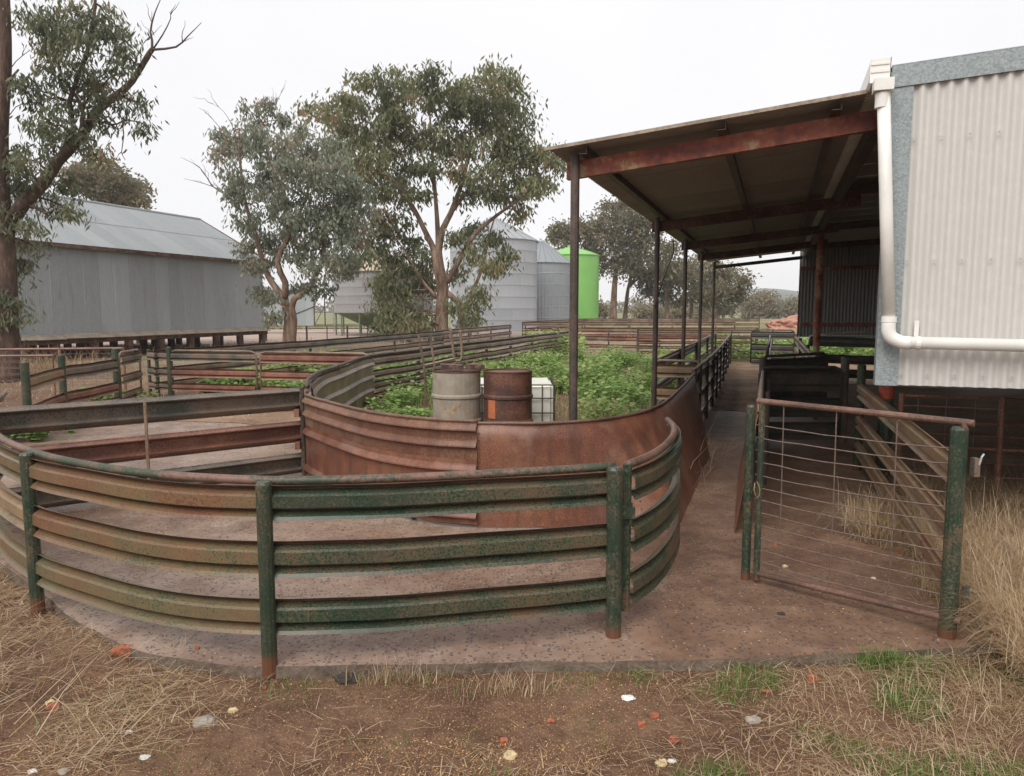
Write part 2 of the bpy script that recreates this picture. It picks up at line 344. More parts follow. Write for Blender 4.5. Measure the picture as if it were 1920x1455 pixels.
# exposed aggregate
wn_ = k.t.nodes.new('ShaderNodeTexNoise'); wn_.inputs['Scale'].default_value = 30; k.l(k.obj, wn_.inputs['Vector'])
wa = k.t.nodes.new('ShaderNodeVectorMath'); wa.operation = 'SCALE'; k.l(wn_.outputs['Color'], wa.inputs[0]); wa.inputs['Scale'].default_value = .035
wb = k.t.nodes.new('ShaderNodeVectorMath'); wb.operation = 'ADD'; k.l(k.obj, wb.inputs[0]); k.l(wa.outputs[0], wb.inputs[1])
av = k.voro(44, wb.outputs[0]); asel = k.sepz(k.voro(44, wb.outputs[0], out='Color'))
agg = k.math('MULTIPLY', k.ramp(av, [(0.28, 1.0), (0.38, 0.0)]), k.ramp(k.math('ADD', k.math('MULTIPLY', asel[0], 0.6), k.math('MULTIPLY', k.noise(1.1, 3), 0.6)), [(0.66, 0.0), (0.70, 1.0)]))
col = k.mix(k.math('MULTIPLY', agg, 0.8), col, k.ramp(asel[1], [(0.0, (0.035, 0.036, 0.042)), (0.7, (0.07, 0.065, 0.066)), (1.0, (0.2, 0.16, 0.13))]))
pv = k.voro(21); psel = k.sepz(k.voro(21, out='Color'))[0]
peb = k.math('MULTIPLY', k.ramp(pv, [(0.08, 1.0), (0.13, 0.0)]), k.ramp(psel, [(0.80, 0.0), (0.84, 1.0)]))
col = k.mix(peb, col, (0.42, 0.33, 0.21))
wet = k.mix(mud, k.ramp(k.noise(1.6, 4, 0.6), [(0.42, 0.55), (0.56, 0.26)]), (0.6, 0.6, 0.6))
M_CONC = k.fin(col, wet, 0, k.math('ADD', k.math('ADD', k.math('MULTIPLY', mid, 0.6), k.math('MULTIPLY', agg, 0.25)), k.math('MULTIPLY', grit, 0.3)), 0.5, 0.014, 0.45)

k = NT('slab_edge'); n1 = k.noise(6, 6, 0.7); n2 = k.noise(50, 4, 0.7)
M_EDGE = k.fin(k.ramp(k.math('ADD', k.math('MULTIPLY', n1, 0.6), k.math('MULTIPLY', n2, 0.4)), [(0.35, (0.07, 0.05, 0.036)), (0.5, (0.14, 0.105, 0.078)), (0.65, (0.21, 0.165, 0.125))]), 0.85, 0, n1, 0.9, 0.03)
k = NT('trodden_earth'); n1 = k.noise(1.2, 6, 0.65); n2 = k.noise(18, 5, 0.7)
M_EARTH = k.fin(k.ramp(k.math('ADD', k.math('MULTIPLY', n1, 0.6), k.math('MULTIPLY', n2, 0.4)), [(0.38, (0.15, 0.088, 0.055)), (0.5, (0.25, 0.16, 0.102)), (0.62, (0.34, 0.24, 0.165))]), 0.85, 0, n2, 0.6, 0.03, 0.25)
k = NT('pink_dirt_track'); n1 = k.noise(0.5, 6, 0.65)
M_TRACK = k.fin(k.ramp(n1, [(0.35, (0.30, 0.22, 0.175)), (0.65, (0.43, 0.335, 0.28))]), 0.9, 0, n1, 0.3, 0.03, 0.2)
k = NT('green_paddock'); n1 = k.noise(0.12, 6, 0.7)
M_FIELD = k.fin(k.ramp(n1, [(0.36, (0.12, 0.17, 0.06)), (0.50, (0.21, 0.21, 0.10)), (0.60, (0.28, 0.235, 0.14))]), 0.9, 0, k.noise(3, 4), 0.4, 0.1, 0.2)
def m_leaf(name, stops, trans=0.3, rough=0.5):
    k = NT(name); a = k.attr('tint')[2]; col = k.ramp(a, stops)
    k.fin(col, rough, spec=0.35)
    if trans:
        tr = k.t.nodes.new('ShaderNodeBsdfTranslucent'); k.l(col, tr.inputs['Color'])
        mx = k.t.nodes.new('ShaderNodeMixShader'); mx.inputs[0].default_value = trans
        k.l(k.b.outputs[0], mx.inputs[1]); k.l(tr.outputs[0], mx.inputs[2]); k.l(mx.outputs[0], k.out.inputs['Surface'])
    return k.m
M_LEAF_A = m_leaf('gum_leaf_olive', [(0.0, (0.09, 0.10, 0.05)), (0.45, (0.175, 0.195, 0.095)), (0.84, (0.28, 0.275, 0.14)), (0.92, (0.36, 0.25, 0.13)), (1.0, (0.36, 0.2, 0.12))], 0.45)
M_LEAF_B = m_leaf('gum_leaf_bluegreen', [(0.0, (0.11, 0.125, 0.09)), (0.45, (0.23, 0.255, 0.18)), (0.8, (0.34, 0.35, 0.26)), (0.92, (0.36, 0.27, 0.19)), (1.0, (0.33, 0.2, 0.14))], 0.45)
M_LEAF_C = m_leaf('gum_leaf_dark', [(0.0, (0.065, 0.078, 0.045)), (0.5, (0.15, 0.17, 0.095)), (0.85, (0.26, 0.265, 0.15)), (1.0, (0.30, 0.19, 0.11))], 0.42)
M_LEAF_F = m_leaf('far_gum_leaf', [(0.0, (0.12, 0.11, 0.065)), (0.6, (0.22, 0.195, 0.11)), (1.0, (0.32, 0.26, 0.165))], 0.42)
M_STRAW = m_leaf('dry_straw', [(0.0, (0.24, 0.15, 0.08)), (0.5, (0.46, 0.32, 0.18)), (0.85, (0.63, 0.49, 0.32)), (1.0, (0.70, 0.60, 0.44))], 0.4)
M_GRASS = m_leaf('green_grass', [(0.0, (0.06, 0.12, 0.02)), (0.6, (0.14, 0.25, 0.045)), (1.0, (0.26, 0.32, 0.10))], 0.35)
M_WEED = m_leaf('lush_weed_leaf', [(0.0, (0.09, 0.17, 0.035)), (0.5, (0.21, 0.34, 0.075)), (0.85, (0.33, 0.44, 0.14)), (1.0, (0.42, 0.42, 0.18))], 0.4)
def m_bark(name, stops, sc=5):
    k = NT(name); v = k.mapping((1, 1, 0.22)); a = k.noise(sc, 6, 0.7, v); b = k.noise(sc * 6, 4, 0.6, v)
    return k.fin(k.ramp(k.math('ADD', k.math('MULTIPLY', a, 0.7), k.math('MULTIPLY', b, 0.3)), stops), 0.85, 0, b, 0.8, 0.03, 0.2)
M_BARK = m_bark('gum_bark', [(0.36, (0.065, 0.038, 0.027)), (0.46, (0.145, 0.09, 0.063)), (0.56, (0.27, 0.185, 0.132)), (0.66, (0.40, 0.31, 0.23))], 2)
M_BARKD = m_bark('dark_bark', [(0.36, (0.04, 0.028, 0.022)), (0.5, (0.09, 0.06, 0.046)), (0.64, (0.19, 0.12, 0.085))], 4)
M_TWIG = m_bark('dead_twig', [(0.36, (0.07, 0.052, 0.045)), (0.6, (0.17, 0.13, 0.11))], 6)
M_BRICK = m_plain('broken_brick', (0.27, 0.085, 0.045), 0.45, 0.85, 25, bstr=0.6)
M_STONE = m_plain('grey_stone', (0.30, 0.265, 0.225), 0.2, 0.85, 20, bstr=0.5)
M_YSTONE = m_plain('yellow_stone', (0.52, 0.41, 0.23), 0.25, 0.85, 25, bstr=0.5)
M_SHARD = m_plain('white_shard', (0.68, 0.66, 0.62), 0.1, 0.5, 20)
M_CHAR = m_plain('dark_clump', (0.045, 0.035, 0.032), 0.4, 0.9, 20, bstr=0.8)
M_RUBBLE = m_plain('red_rubble', (0.40, 0.20, 0.145), 0.3, 0.9, 1.5, bstr=0.8)
M_HILL = m_plain('far_hill', (0.16, 0.17, 0.155), 0.1, 0.95, 0.02)

# ================================================================== THE SETTING
SLAB = [(-2.62, 4.06), (-2.3, 3.78), (-2.05, 3.6), (-1.8, 3.45), (-1.6, 3.37), (-1.21, 3.29), (-0.8, 3.30), (-0.4, 3.31), (0.1, 3.33), (0.73, 3.34), (1.4, 3.40), (2.04, 3.47), (2.36, 3.5),
        R(6, 1.0), R(9, 1.0), R(12.5, 1.0), R(12.5, -0.98), R(10.5, -0.9), R(9.0, -0.72), (1.75, 6.85), (1.3, 5.75), (0.7, 5.72), (0.16, 5.52), (-0.26, 5.52), (-0.65, 5.66), (-1.1, 6.02),
        (-1.6, 6.72), (-1.98, 7.3), (-2.2, 8.3), (-2.4, 9.6), (-4.0, 10.7), (-7.5, 11.3), (-6.2, 7.2), (-4.6, 5.8), (-3.4, 4.75)]
def inside(x, y, poly):
    r = False; j = len(poly) - 1
    for i in range(len(poly)):
        xi, yi = poly[i]; xj, yj = poly[j]
        if (yi > y) != (yj > y) and x < (xj - xi) * (y - yi) / (yj - yi) + xi: r = not r
        j = i
    return r
def ground_z(x, y):
    a = -0.055 if (y < 3.6 or x < -2.3 and y < 6.0) else -0.03
    if y > 6.0: a = -0.012
    if y < 12 and -8 < x < 8:
        a += 0.014 * mnoise.noise(Vector((x * 2.3, y * 2.3, 0))) + 0.008 * mnoise.noise(Vector((x * 7, y * 7, 3)))
        if y > 6.0: a = min(a, -0.006)
    elif y < 60: a += 0.012 * mnoise.noise(Vector((x * .6, y * .6, 0)))
    return a
def axis(stops):
    out = []
    for a, b, st in stops:
        n = max(1, round((b - a) / st)); out += [a + (b - a) * i / n for i in range(n)]
    return out + [stops[-1][1]]
gx = axis([(-520, -200, 80), (-200, -40, 20), (-40, -8, 3), (-8, 8, 0.1), (8, 40, 3), (40, 200, 20), (200, 520, 80)])
gy = axis([(-60, -6, 9), (-6, 1.5, 0.6), (1.5, 6, 0.07), (6, 14, 0.25), (14, 60, 2), (60, 200, 12), (200, 520, 80)])
nx = len(gx)
gv_ = [(x, y, ground_z(x, y)) for y in gy for x in gx]
gf_ = [(j * nx + i, j * nx + i + 1, (j + 1) * nx + i + 1, (j + 1) * nx + i) for j in range(len(gy) - 1) for i in range(nx - 1)]
tag(part('ground', (gv_, gf_), M_SOIL, smooth=True), kind='structure')
def poly_slab(name, poly, z0, z1, mat):
    bm = bmesh.new()
    top = [bm.verts.new((x, y, z1)) for x, y in poly]; bot = [bm.verts.new((x, y, z0)) for x, y in poly]
    f = bm.faces.new(top)
    n = len(poly)
    for i in range(n): bm.faces.new((bot[i], bot[(i + 1) % n], top[(i + 1) % n], top[i]))
    bmesh.ops.triangulate(bm, faces=[f])
    bmesh.ops.recalc_face_normals(bm, faces=bm.faces[:])
    for f_ in bm.faces: f_.material_index = 0 if f_.normal.z > .5 else 1
    me = bpy.data.meshes.new(name); bm.to_mesh(me); bm.free(); me.materials.append(mat); me.materials.append(M_EDGE)
    return tag(link(name, me), kind='structure')
def rough_edge(poly, amp=0.02, step=0.06, only=None):
    out = []
    for i in range(len(poly)):
        a = Vector(poly[i]); b = Vector(poly[(i + 1) % len(poly)]); L = (b - a).length
        n = max(1, int(L / step)) if (a.y < 4.3 and b.y < 4.3) else 1
        for q in range(n):
            p = a + (b - a) * (q / n)
            if n > 1: p = p + Vector((0.3, 1)) * (amp * mnoise.noise(Vector((p.x * 5, p.y * 5, 9))))
            out.append((p.x, p.y))
    return out
poly_slab('concrete_slab', rough_edge(SLAB), -0.16, 0.0, M_CONC)
# earth floor of the verandah and shed beyond the slab, yard earth on the left
poly_slab('trodden_ground', [R(12.6, 0.98), R(12.6, -1.0), R(26, -1.45), R(26, 5), R(4.8, 5), R(4.8, 1.05)], -0.10, -0.004, M_EARTH)
poly_slab('yard_floor', [(-7.6, 11.35), (-4.0, 10.75), (-2.45, 9.65), (-2.7, 10.6), (-2.5, 13.5), (-8, 13.8)], -0.10, 0.002, M_EARTH)
poly_slab('dirt_track', [(-30, 24), (-13, 36), (-9, 40), (-2, 44), (6, 46), (5, 62), (-14, 62), (-40, 50), (-60, 30)], -0.10, 0.012, M_TRACK)
poly_slab('green_paddock', [(-400, 66), (-60, 64), (-10, 66), (10, 66), (18, 64), (30, 66), (60, 70), (400, 90), (505, 515), (-505, 515)], -0.10, 0.02, M_FIELD)
def hill(name, x0, x1, y, h, seed):
    n = 60; V, Fa = [], []
    for i in range(n + 1):
        t = i / n; x = x0 + (x1 - x0) * t
        e = math.sin(math.pi * t) ** 0.8; z = h * e * (0.75 + 0.5 * mnoise.noise(Vector((t * 5, seed, 0))))
        for q, (dy, dz) in enumerate(((-70, -2), (-35, 0.62), (0, 1.0), (60, -2))): V.append((x, y + dy, z * dz if dz > 0 else -2))
    for i in range(n):
        for q in range(3): Fa.append((i * 4 + q, i * 4 + 4 + q, i * 4 + 5 + q, i * 4 + 1 + q))
    tag(part(name, (V, Fa), M_HILL, smooth=True), kind='structure')
hill('hill', 60, 330, 440, 17, 2)

# ================================================================== YARD FENCES
def frame_obj(points, r=0.02, n=8, step=0.06): return tube(smooth_path(points, step), r, n)
def post(parent, xy, h, r=0.036, mat=None, name='post', z0=-0.05, n=12):
    x, y = xy; lean = Vector((random.uniform(-.008, .008), random.uniform(-.008, .008), 0))
    pts = [(x, y, z0), (x, y, 0.02), (x + lean.x, y + lean.y, h - 0.012), (x + lean.x, y + lean.y, h)]
    return part(name, tube(pts, [r, r, r, r * 0.8], n), mat or M_POST, parent, smooth=False)
def cum(path):
    d = [0.0]
    for a, b in zip(path, path[1:]): d.append(d[-1] + (b - a).length)
    return d
def sub_path(path, a, b):
    d = cum(path); out = []
    def at(q):
        for i in range(len(path) - 1):
            if d[i + 1] >= q - 1e-9:
                f = (q - d[i]) / max(1e-9, d[i + 1] - d[i]); return path[i].lerp(path[i + 1], min(1, max(0, f)))
        return path[-1].copy()
    out = [at(a)] + [path[i].copy() for i in range(len(path)) if a + 1e-3 < d[i] < b - 1e-3] + [at(b)]
    return out
def jitter(path, amp):
    for i, p in enumerate(path): p.z += amp * mnoise.noise(Vector((p.x * 1.7, p.y * 1.7, i * .01)))
    return path
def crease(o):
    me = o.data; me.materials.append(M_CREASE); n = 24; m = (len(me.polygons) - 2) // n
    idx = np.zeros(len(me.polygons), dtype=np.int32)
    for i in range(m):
        for q in (0, 1, 2, 7, 8): idx[i * n + q] = 1  # lip and groove faces get the shade-darkened rust
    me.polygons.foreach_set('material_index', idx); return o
def fence(name, label, pts, rails, posts, h=0.9, mats=None, pipe=0.02, pr=0.034, side=1, cat='fence', group=None, pmat=None, pipe_mat=None, d=0.03, bays=True, post_h=None):
    """posts: distances along the fence where posts stand; each rail of each bay is a piece of its own"""
    path = smooth_path(pts, 0.12); L = cum(path)[-1]
    root = thing(name, label, cat, (path[0].x, path[0].y, 0), group)
    for q in posts:
        p = sub_path(path, max(0, q - 1e-4), max(0.0, q))[0] if q <= L else path[-1]
        post(root, (p.x, p.y), post_h or h, pr, pmat or M_POST)
    cuts = sorted(set([0.0, L] + [q for q in posts if 0.05 < q < L - 0.05])) if bays else [0.0, L]
    mats = mats or [M_RBROWN]
    for bi, (a, b) in enumerate(zip(cuts, cuts[1:])):
        sp = sub_path(path, a + 0.004, b - 0.004)
        for ri, (z1, z0) in enumerate(rails):
            mt = mats[(bi * len(rails) + ri) % len(mats)]
            q = jitter([v.copy() for v in sp], 0.01)
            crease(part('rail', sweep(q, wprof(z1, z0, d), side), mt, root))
    if pipe:
        part('top_pipe', tube([v + Vector((0, 0, h - pipe)) for v in path], pipe, 8), pipe_mat or M_PIPE, root, smooth=True)
    return root
R3S = [(.85, .69), (.59, .42), (.315, .145)]
def fp(p, Y): v = A(p[0], p[1], Y); return (v.x, v.y)
# --- curved outer fence of the forcing pen
oc = [(-4.75, 6.9), (-4.1, 5.75), (-3.25, 4.62), (-2.62, 4.02), (-2.15, 3.70), (-1.69, 3.48), (-1.16, 3.36), (-0.8, 3.37), (-0.41, 3.43), (0.11, 3.55), (0.52, 3.67)]
ocp = smooth_path(oc, 0.1); L = cum(ocp)
def dist_at(x):
    for i in range(len(ocp) - 1):
        if ocp[i].x <= x <= ocp[i + 1].x: return L[i] + (x - ocp[i].x) / (ocp[i + 1].x - ocp[i].x) * (L[i + 1] - L[i])
    return L[-1]
of = thing('curved_fence', 'long curved rusty green rail fence sweeping across the foreground slab', 'fence', (-1.13, 3.31, 0))
for (x, y), r in (((-4.15, 5.72), .036), ((-2.65, 3.99), .036), ((-1.13, 3.305), .036), ((0.515, 3.615), .040)): post(of, (x, y), .872, r)
bays = [(0.05, dist_at(-4.1), (M_RRUST, M_ROCHRE, M_RMOSS)), (dist_at(-4.1), dist_at(-2.6), (M_ROCHRE, M_RTAN, M_RMOSS)), (dist_at(-2.6), dist_at(-1.15), (M_ROCHRE, M_ROCHRE, M_RMOSS)), (dist_at(-1.12), L[-1], (M_RGREEN, M_RGREEN, M_RGREEN))]
for a, b, ms in bays:
    sp = sub_path(ocp, a, b)
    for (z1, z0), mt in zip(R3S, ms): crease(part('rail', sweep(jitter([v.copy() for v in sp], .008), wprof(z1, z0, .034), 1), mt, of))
part('top_pipe', tube([v + Vector((0, 0, .865)) for v in ocp], .021, 10), M_PIPEG, of, smooth=True)
# --- curved gate closing the right end of that fence
gt = [(0.585, 3.70), (0.74, 3.93), (0.90, 4.27), (1.02, 4.62), (1.09, 4.95), (1.11, 5.25)]
gp = smooth_path(gt, .06)
og = thing('curved_gate', 'narrow curved green gate at the right end of the foreground fence', 'gate', (0.58, 3.70, 0))
part('gate_upright', tube([(0.585, 3.70, .10), (0.585, 3.70, .87)], .024, 10), M_POST, og)
part('gate_upright', tube([(1.105, 5.02, .14), (1.105, 5.02, .84)], .024, 10), M_POST, og)
fr = [v + Vector((0, 0, .865)) for v in gp]
part('top_pipe', tube(fr, .022, 10), M_PIPE, og, smooth=True)
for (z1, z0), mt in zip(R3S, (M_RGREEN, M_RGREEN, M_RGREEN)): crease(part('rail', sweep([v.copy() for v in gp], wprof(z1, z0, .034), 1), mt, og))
part('latch', join(box((.50, 3.645, .60), (.62, 3.66, .66)), tube([(.60, 3.66, .56), (.60, 3.66, .68)], .010, 6)), M_POST, og)
# --- swinging forcing gate across the pen
fg0, fg1 = Vector((-2.06, 7.22, 0)), Vector((-4.6, 5.25, 0))
fgt = thing('forcing_gate', 'long straight rusty gate with three wide rails inside the curved pen', 'gate', (fg0.x, fg0.y, 0))
for (z1, z0), mt in zip([(.885, .66), (.555, .34), (.235, .03)], (M_RGREY, M_RRUST, M_RGREY)): part('rail', sweep([fg0.copy(), fg0.lerp(fg1, .5), fg1.copy()], wprof(z1, z0, .045), 1), mt, fgt)
for f in (.44, .86):
    p = fg0.lerp(fg1, f) + Vector((.022, -.03, 0)); part('stay', tube([(p.x, p.y, .04), (p.x, p.y, .86)], .014, 6), M_RBROWN, fgt)
part('gate_upright', tube([(fg0.x, fg0.y, .0), (fg0.x, fg0.y, .89)], .022, 8), M_DPOST, fgt)
for z in (.60, .28): part('hinge', box((fg0.x - .07, fg0.y - .05, z), (fg0.x - .02, fg0.y + .03, z + .08)), M_RRUST, fgt)

# --- sheeted inner wall of the forcing pen: ridged sheets on the left, plain sheet bending into the race
iw = thing('forcing_pen_wall', 'rust brown sheet iron wall curving behind the forcing pen into the race', 'wall', (-0.26, 5.47, 0))
inn = smooth_path([(-2.12, 7.62), (-2.02, 7.20), (-1.64, 6.62), (-1.13, 5.96), (-.65, 5.6), (-.26, 5.47)], .06)
Li = cum(inn)[-1]
def ridged(z1, z0, ridges):
    pr = [(0.0, z1)]
    for rz in ridges: pr += [(0.0, rz + .045), (.012, rz + .034), (.034, rz + .006), (.036, rz - .004), (.004, rz - .02), (0.0, rz - .026)]
    return pr + [(0.0, z0)]
for a, b in ((0, Li * .33), (Li * .33 - .02, Li)):
    e = .006 if a else 0.0
    sp = sub_path(inn, a, b)
    part('ridged_sheet', sweep([v.copy() for v in sp], [(o + e, z) for o, z in ridged(.815, .52, (.755, .63))], 1), M_SHEETL, iw, smooth=False)
    part('ridged_sheet', sweep([v.copy() for v in sp], [(o + e + .008, z) for o, z in ridged(.53, .03, (.45, .09))], 1), M_SHEET, iw, smooth=False)
part('top_edge', tube([v + Vector((0, 0, .82)) for v in inn], .014, 8), M_PIPE, iw, smooth=True)
tops = [(-.27, 5.485), (-.05, 5.475), (.16, 5.48), (.37, 5.52), (.57, 5.6), (.78, 5.74), (1.0, 5.98), (1.2, 6.30), (1.42, 6.78), (1.75, 7.68), (2.1, 8.66), R(9.25, -.91)]
bots = [(-.27, 5.485), (-.05, 5.475), (.16, 5.47), (.38, 5.48), (.62, 5.47), (.88, 5.44), (1.1, 5.42), (1.27, 5.5), (1.48, 6.1), (1.74, 6.85), (1.98, 7.52), R(8.45, -.64)]
zt = [.80, .80, .80, .80, .80, .80, .80, .80, .805, .82, .85, .87]
tp = smooth_path([(x, y, z) for (x, y), z in zip(tops, zt)], .5); 
def resample(pts, n):
    P = smooth_path(pts, .03); d = cum(P); return [sub_path(P, d[-1] * i / n, d[-1] * i / n)[0] for i in range(n + 1)]
NS = 70
# matched columns: interpolate both lines by control index
def by_index(pts, n):
    P = [Vector(p if len(p) == 3 else (p[0], p[1], 0)) for p in pts]; out = []
    for i in range(n + 1):
        u = i / n * (len(P) - 1); j = min(int(u), len(P) - 2); f = u - j
        p0 = P[max(0, j - 1)]; p1 = P[j]; p2 = P[j + 1]; p3 = P[min(len(P) - 1, j + 2)]
        out.append(0.5 * ((2 * p1) + (p2 - p0) * f + (2 * p0 - 5 * p1 + 4 * p2 - p3) * f * f + (3 * p1 - p0 - 3 * p2 + p3) * f ** 3))
    return out
TL = by_index([(x, y, z) for (x, y), z in zip(tops, zt)], NS); BL = by_index([(x, y, .01) for x, y in bots], NS)
V, Fa = [], []; NZ = 6
for off in (0.0, 0.006):
    for i in range(NS + 1):
        t = TL[min(i + 1, NS)] - TL[max(i - 1, 0)]; nrm = Vector((-t.y, t.x, 0)).normalized()
        for j in range(NZ + 1):
            p = BL[i].lerp(TL[i], j / NZ) + nrm * (off + .012 * mnoise.noise(Vector((i * .12, j * .6, 1)))); V.append(p)
n1 = (NS + 1) * (NZ + 1)
for i in range(NS):
    for j in range(NZ):
        a = i * (NZ + 1) + j; b = a + NZ + 1
        Fa += [(a, b, b + 1, a + 1), (n1 + a, n1 + a + 1, n1 + b + 1, n1 + b)]
    a = i * (NZ + 1) + NZ; b = a + NZ + 1; Fa.append((a, b, n1 + b, n1 + a))
e = NS * (NZ + 1)
for j in range(NZ): Fa.append((e + j, n1 + e + j, n1 + e + j + 1, e + j + 1))
part('plain_sheet', (V, Fa), M_SHEET, iw, smooth=True)
RV = []
for i in (1, int(NS * .50)):
    t = TL[i + 1] - TL[i]; nv = Vector((t.y, -t.x, 0)).normalized()
    for q in range(14):
        p = BL[i].lerp(TL[i], (q + .6) / 15) + nv * .004; RV.append(tube([p, p + nv * .006], .006, 6))
part('rivets', join(*RV), M_PIPE, iw)['kind'] = 'stuff'
part('top_edge', tube([p + Vector((0, 0, .004)) for p in TL], .012, 8), M_PIPE, iw, smooth=True)
for f in (.2, .5, .8):
    p = sub_path(inn, Li * f, Li * f)[0]; part('stud', tube([(p.x + .03, p.y + .05, -.03), (p.x + .03, p.y + .05, .78)], .024, 8), M_DPOST, iw)
for i in (int(NS * .3), int(NS * .62), int(NS * .97)):
    p = TL[i]; q = BL[i]; part('stud', tube([(p.x - .05, p.y + .06, -.03), (p.x - .05, p.y + .06, .80)], .026, 8), M_DPOST, iw)

# --- fence running back from the tip of that wall
f4 = [(-2.13, 7.66)] + [G(x, y, .875) for x, y in ((578, 708), (600, 694), (632, 684), (693, 665), (784, 654), (855, 644), (912, 638), (957, 633), (997, 628), (1065, 621))]
f4p = smooth_path(f4, .12); d4 = cum(f4p)
def near(pth, d, xy): return d[min(range(len(pth)), key=lambda i: (pth[i].x - xy[0]) ** 2 + (pth[i].y - xy[1]) ** 2)]
p4 = [near(f4p, d4, G(x, y, .875)) for x, y in ((632, 684), (693, 665), (784, 654), (855, 644), (912, 638), (957, 633), (997, 628), (1030, 624.5), (1065, 621))]
fence('rail_fence', 'dark topped fence of stacked brown rails running back behind the drums', f4, [(.84, .65), (.60, .44), (.40, .24), (.20, .05)], p4, .88, [M_RBROWN, M_RBROWN, M_RBROWN, M_RRUST], .024, .04, 1, pmat=M_DPOST, pipe_mat=M_DPOST)
sp4 = sub_path(f4p, p4[0] - .12, p4[1])
# solid sheets closing the first bays
sheet = thing('infill_sheet', 'brown ridged sheet closing the first bays of the fence behind the drums', 'sheet', (sp4[0].x, sp4[0].y, 0))
part('sheet', sweep([v + Vector((.05, .05, 0)) for v in sub_path(f4p, .15, p4[1])], ridged(.80, .05, (.70, .48, .26)), 1), M_RBROWN, sheet)

# --- cross fence of two panels in front of the long shed
y2 = 13.7
a0 = G(278, 655, .885); a1 = G(320, 657, .885); a2 = G(480, 659, .885); a3 = G(488, 660, .885); a4 = G(692, 663, .885)
RX = [(.865, .69), (.555, .39), (.275, .135)]
fence('rail_fence', 'short fence stub beside the straw gap in front of the grey shed', [a0, a1], RX, [0.0, cum(smooth_path([a0, a1]))[-1]], .885, [M_RGREY], 0, .03, 1)
def gate_panel(name, label, p0, p1, rails, mats, h=.885, r=.02, cat='gate', z0=.10, corner=.10, stay=True, group=None, fm=None, d=.03, side=1):
    a, b = Vector((p0[0], p0[1], 0)), Vector((p1[0], p1[1], 0)); t = (b - a).normalized(); L = (b - a).length
    root = thing(name, label, cat, (a.x, a.y, 0), group)
    pt = lambda u, z: a + t * u + Vector((0, 0, z))
    c = corner
    loop = [pt(0, z0), pt(0, h - c), pt(c * .3, h - c * .3), pt(c, h), pt(L - c, h), pt(L - c * .3, h - c * .3), pt(L, h - c), pt(L, z0)]
    part('frame', tube(loop, r, 8), fm or M_RBROWN, root, smooth=True)
    for (z1, zz0), mt in zip(rails, mats): part('rail', sweep([pt(.02, 0), pt(L / 2, 0), pt(L - .02, 0)], wprof(z1, zz0, d), side), mt, root)
    if stay: part('stay', tube([pt(L * .5, z0 + .02) , pt(L * .5, h - .01)], r * .8, 6), fm or M_RBROWN, root)
    return root
gate_panel('rail_gate', 'rust striped rail gate left of centre in front of the grey shed', a1, a2, RX, (M_RGREY, M_RRUST, M_RRUST), stay=False)
gate_panel('rail_gate', 'rust striped rail gate joining the fence near the pale drum', a3, a4, RX, (M_RRUST, M_RRUST, M_RRUST), stay=False)
pp = thing('gate_post', 'green gate post between straw gap stub and rust striped gate', 'post', (a1[0], a1[1], 0)); post(pp, (a1[0] - .03, a1[1] - .02), .95, .045)
# long fence behind it going back to the gums
b0 = G(285, 655, .9); b1 = G(600, 635, .9); b2 = G(830, 619, .9); b3 = G(958, 609, .9)
fence('rail_fence', 'long low brown rail fence running back toward the gum trees', [b0, b1, b2], [(.88, .68), (.55, .38), (.28, .12)], [.1, 5, 9.7, 14.5], .9, [M_RGREY, M_RBROWN, M_RBROWN], 0, .035, 1, post_h=.86)
fence('rail_fence', 'brown rail fence just in front of the trunks of the gum trees', [b2, b3], [(.90, .70), (.60, .42), (.3, .12)], [0, 3, 6.2, 9.4], .92, [M_RBROWN, M_RBROWN, M_RBROWN], .02, .035, 1, pmat=M_DPOST)
# left curved fence
c0, c1, c2 = fp((40, 600), 9.2), fp((110, 600), 10.7), fp((212, 600), 12.4)
fence('rail_fence', 'bent low rail fence on three green posts at the left edge', [c0, ((c0[0] + c1[0]) / 2, (c0[1] + c1[1]) / 2 - .05), c1, c2], [(.83, .63), (.45, .27), (.2, .06)], [0, cum(smooth_path([c0, c1]))[-1], cum(smooth_path([c0, c1, c2]))[-1]], .9, [M_RTAN, M_RRUST, M_RBROWN, M_RGREY, M_RRUST, M_RBROWN], 0, .05, 1, post_h=1.0)
gate_panel('rail_gate', 'narrow brown rail gate with rounded corners beside the straw gap', fp((219, 600), 12.5), fp((258, 600), 13.6), [(.88, .70), (.55, .38), (.25, .1)], (M_RGREY, M_RBROWN, M_RBROWN), h=.92, stay=False)
# pipe and mesh fence at far left
ml = thing('mesh_fence', 'rusty pipe and wire mesh fence at the left edge of the yards', 'fence', (-9.8, 13.6, 0))
m0, m1 = Vector((-13.0, 13.2, 0)), Vector((-7.55, 14.4, 0))
part('top_pipe', tube([m0 + Vector((0, 0, .90)), m1 + Vector((0, 0, .90))], .022, 8), M_RRUST, ml)
for i in range(6):
    p = m0.lerp(m1, i / 5); part('post', tube([p, p + Vector((0, 0, .92))], .025, 8), M_RRUST, ml)
for i in range(7):
    z = .08 + i * .12; part('wire', tube([m0 + Vector((0, 0, z)), m1 + Vector((0, 0, z))], .004, 4), M_WIRE, ml)
for i in range(27):
    p = m0.lerp(m1, (i + .5) / 27); part('wire', tube([p + Vector((0, 0, .06)), p + Vector((0, 0, .88))], .003, 4), M_WIRE, ml)
ml2 = thing('mesh_fence', 'lower wire mesh gate in front of the left pipe fence', 'fence', (-9.4, 12.9, 0))
m0, m1 = Vector((-9.6, 12.6, 0)), Vector((-8.0, 12.9, 0))
part('frame', tube([m0 + Vector((0, 0, .85)), m1 + Vector((0, 0, .85)), m1 + Vector((0, 0, .05))], .02, 8), M_RRUST, ml2)
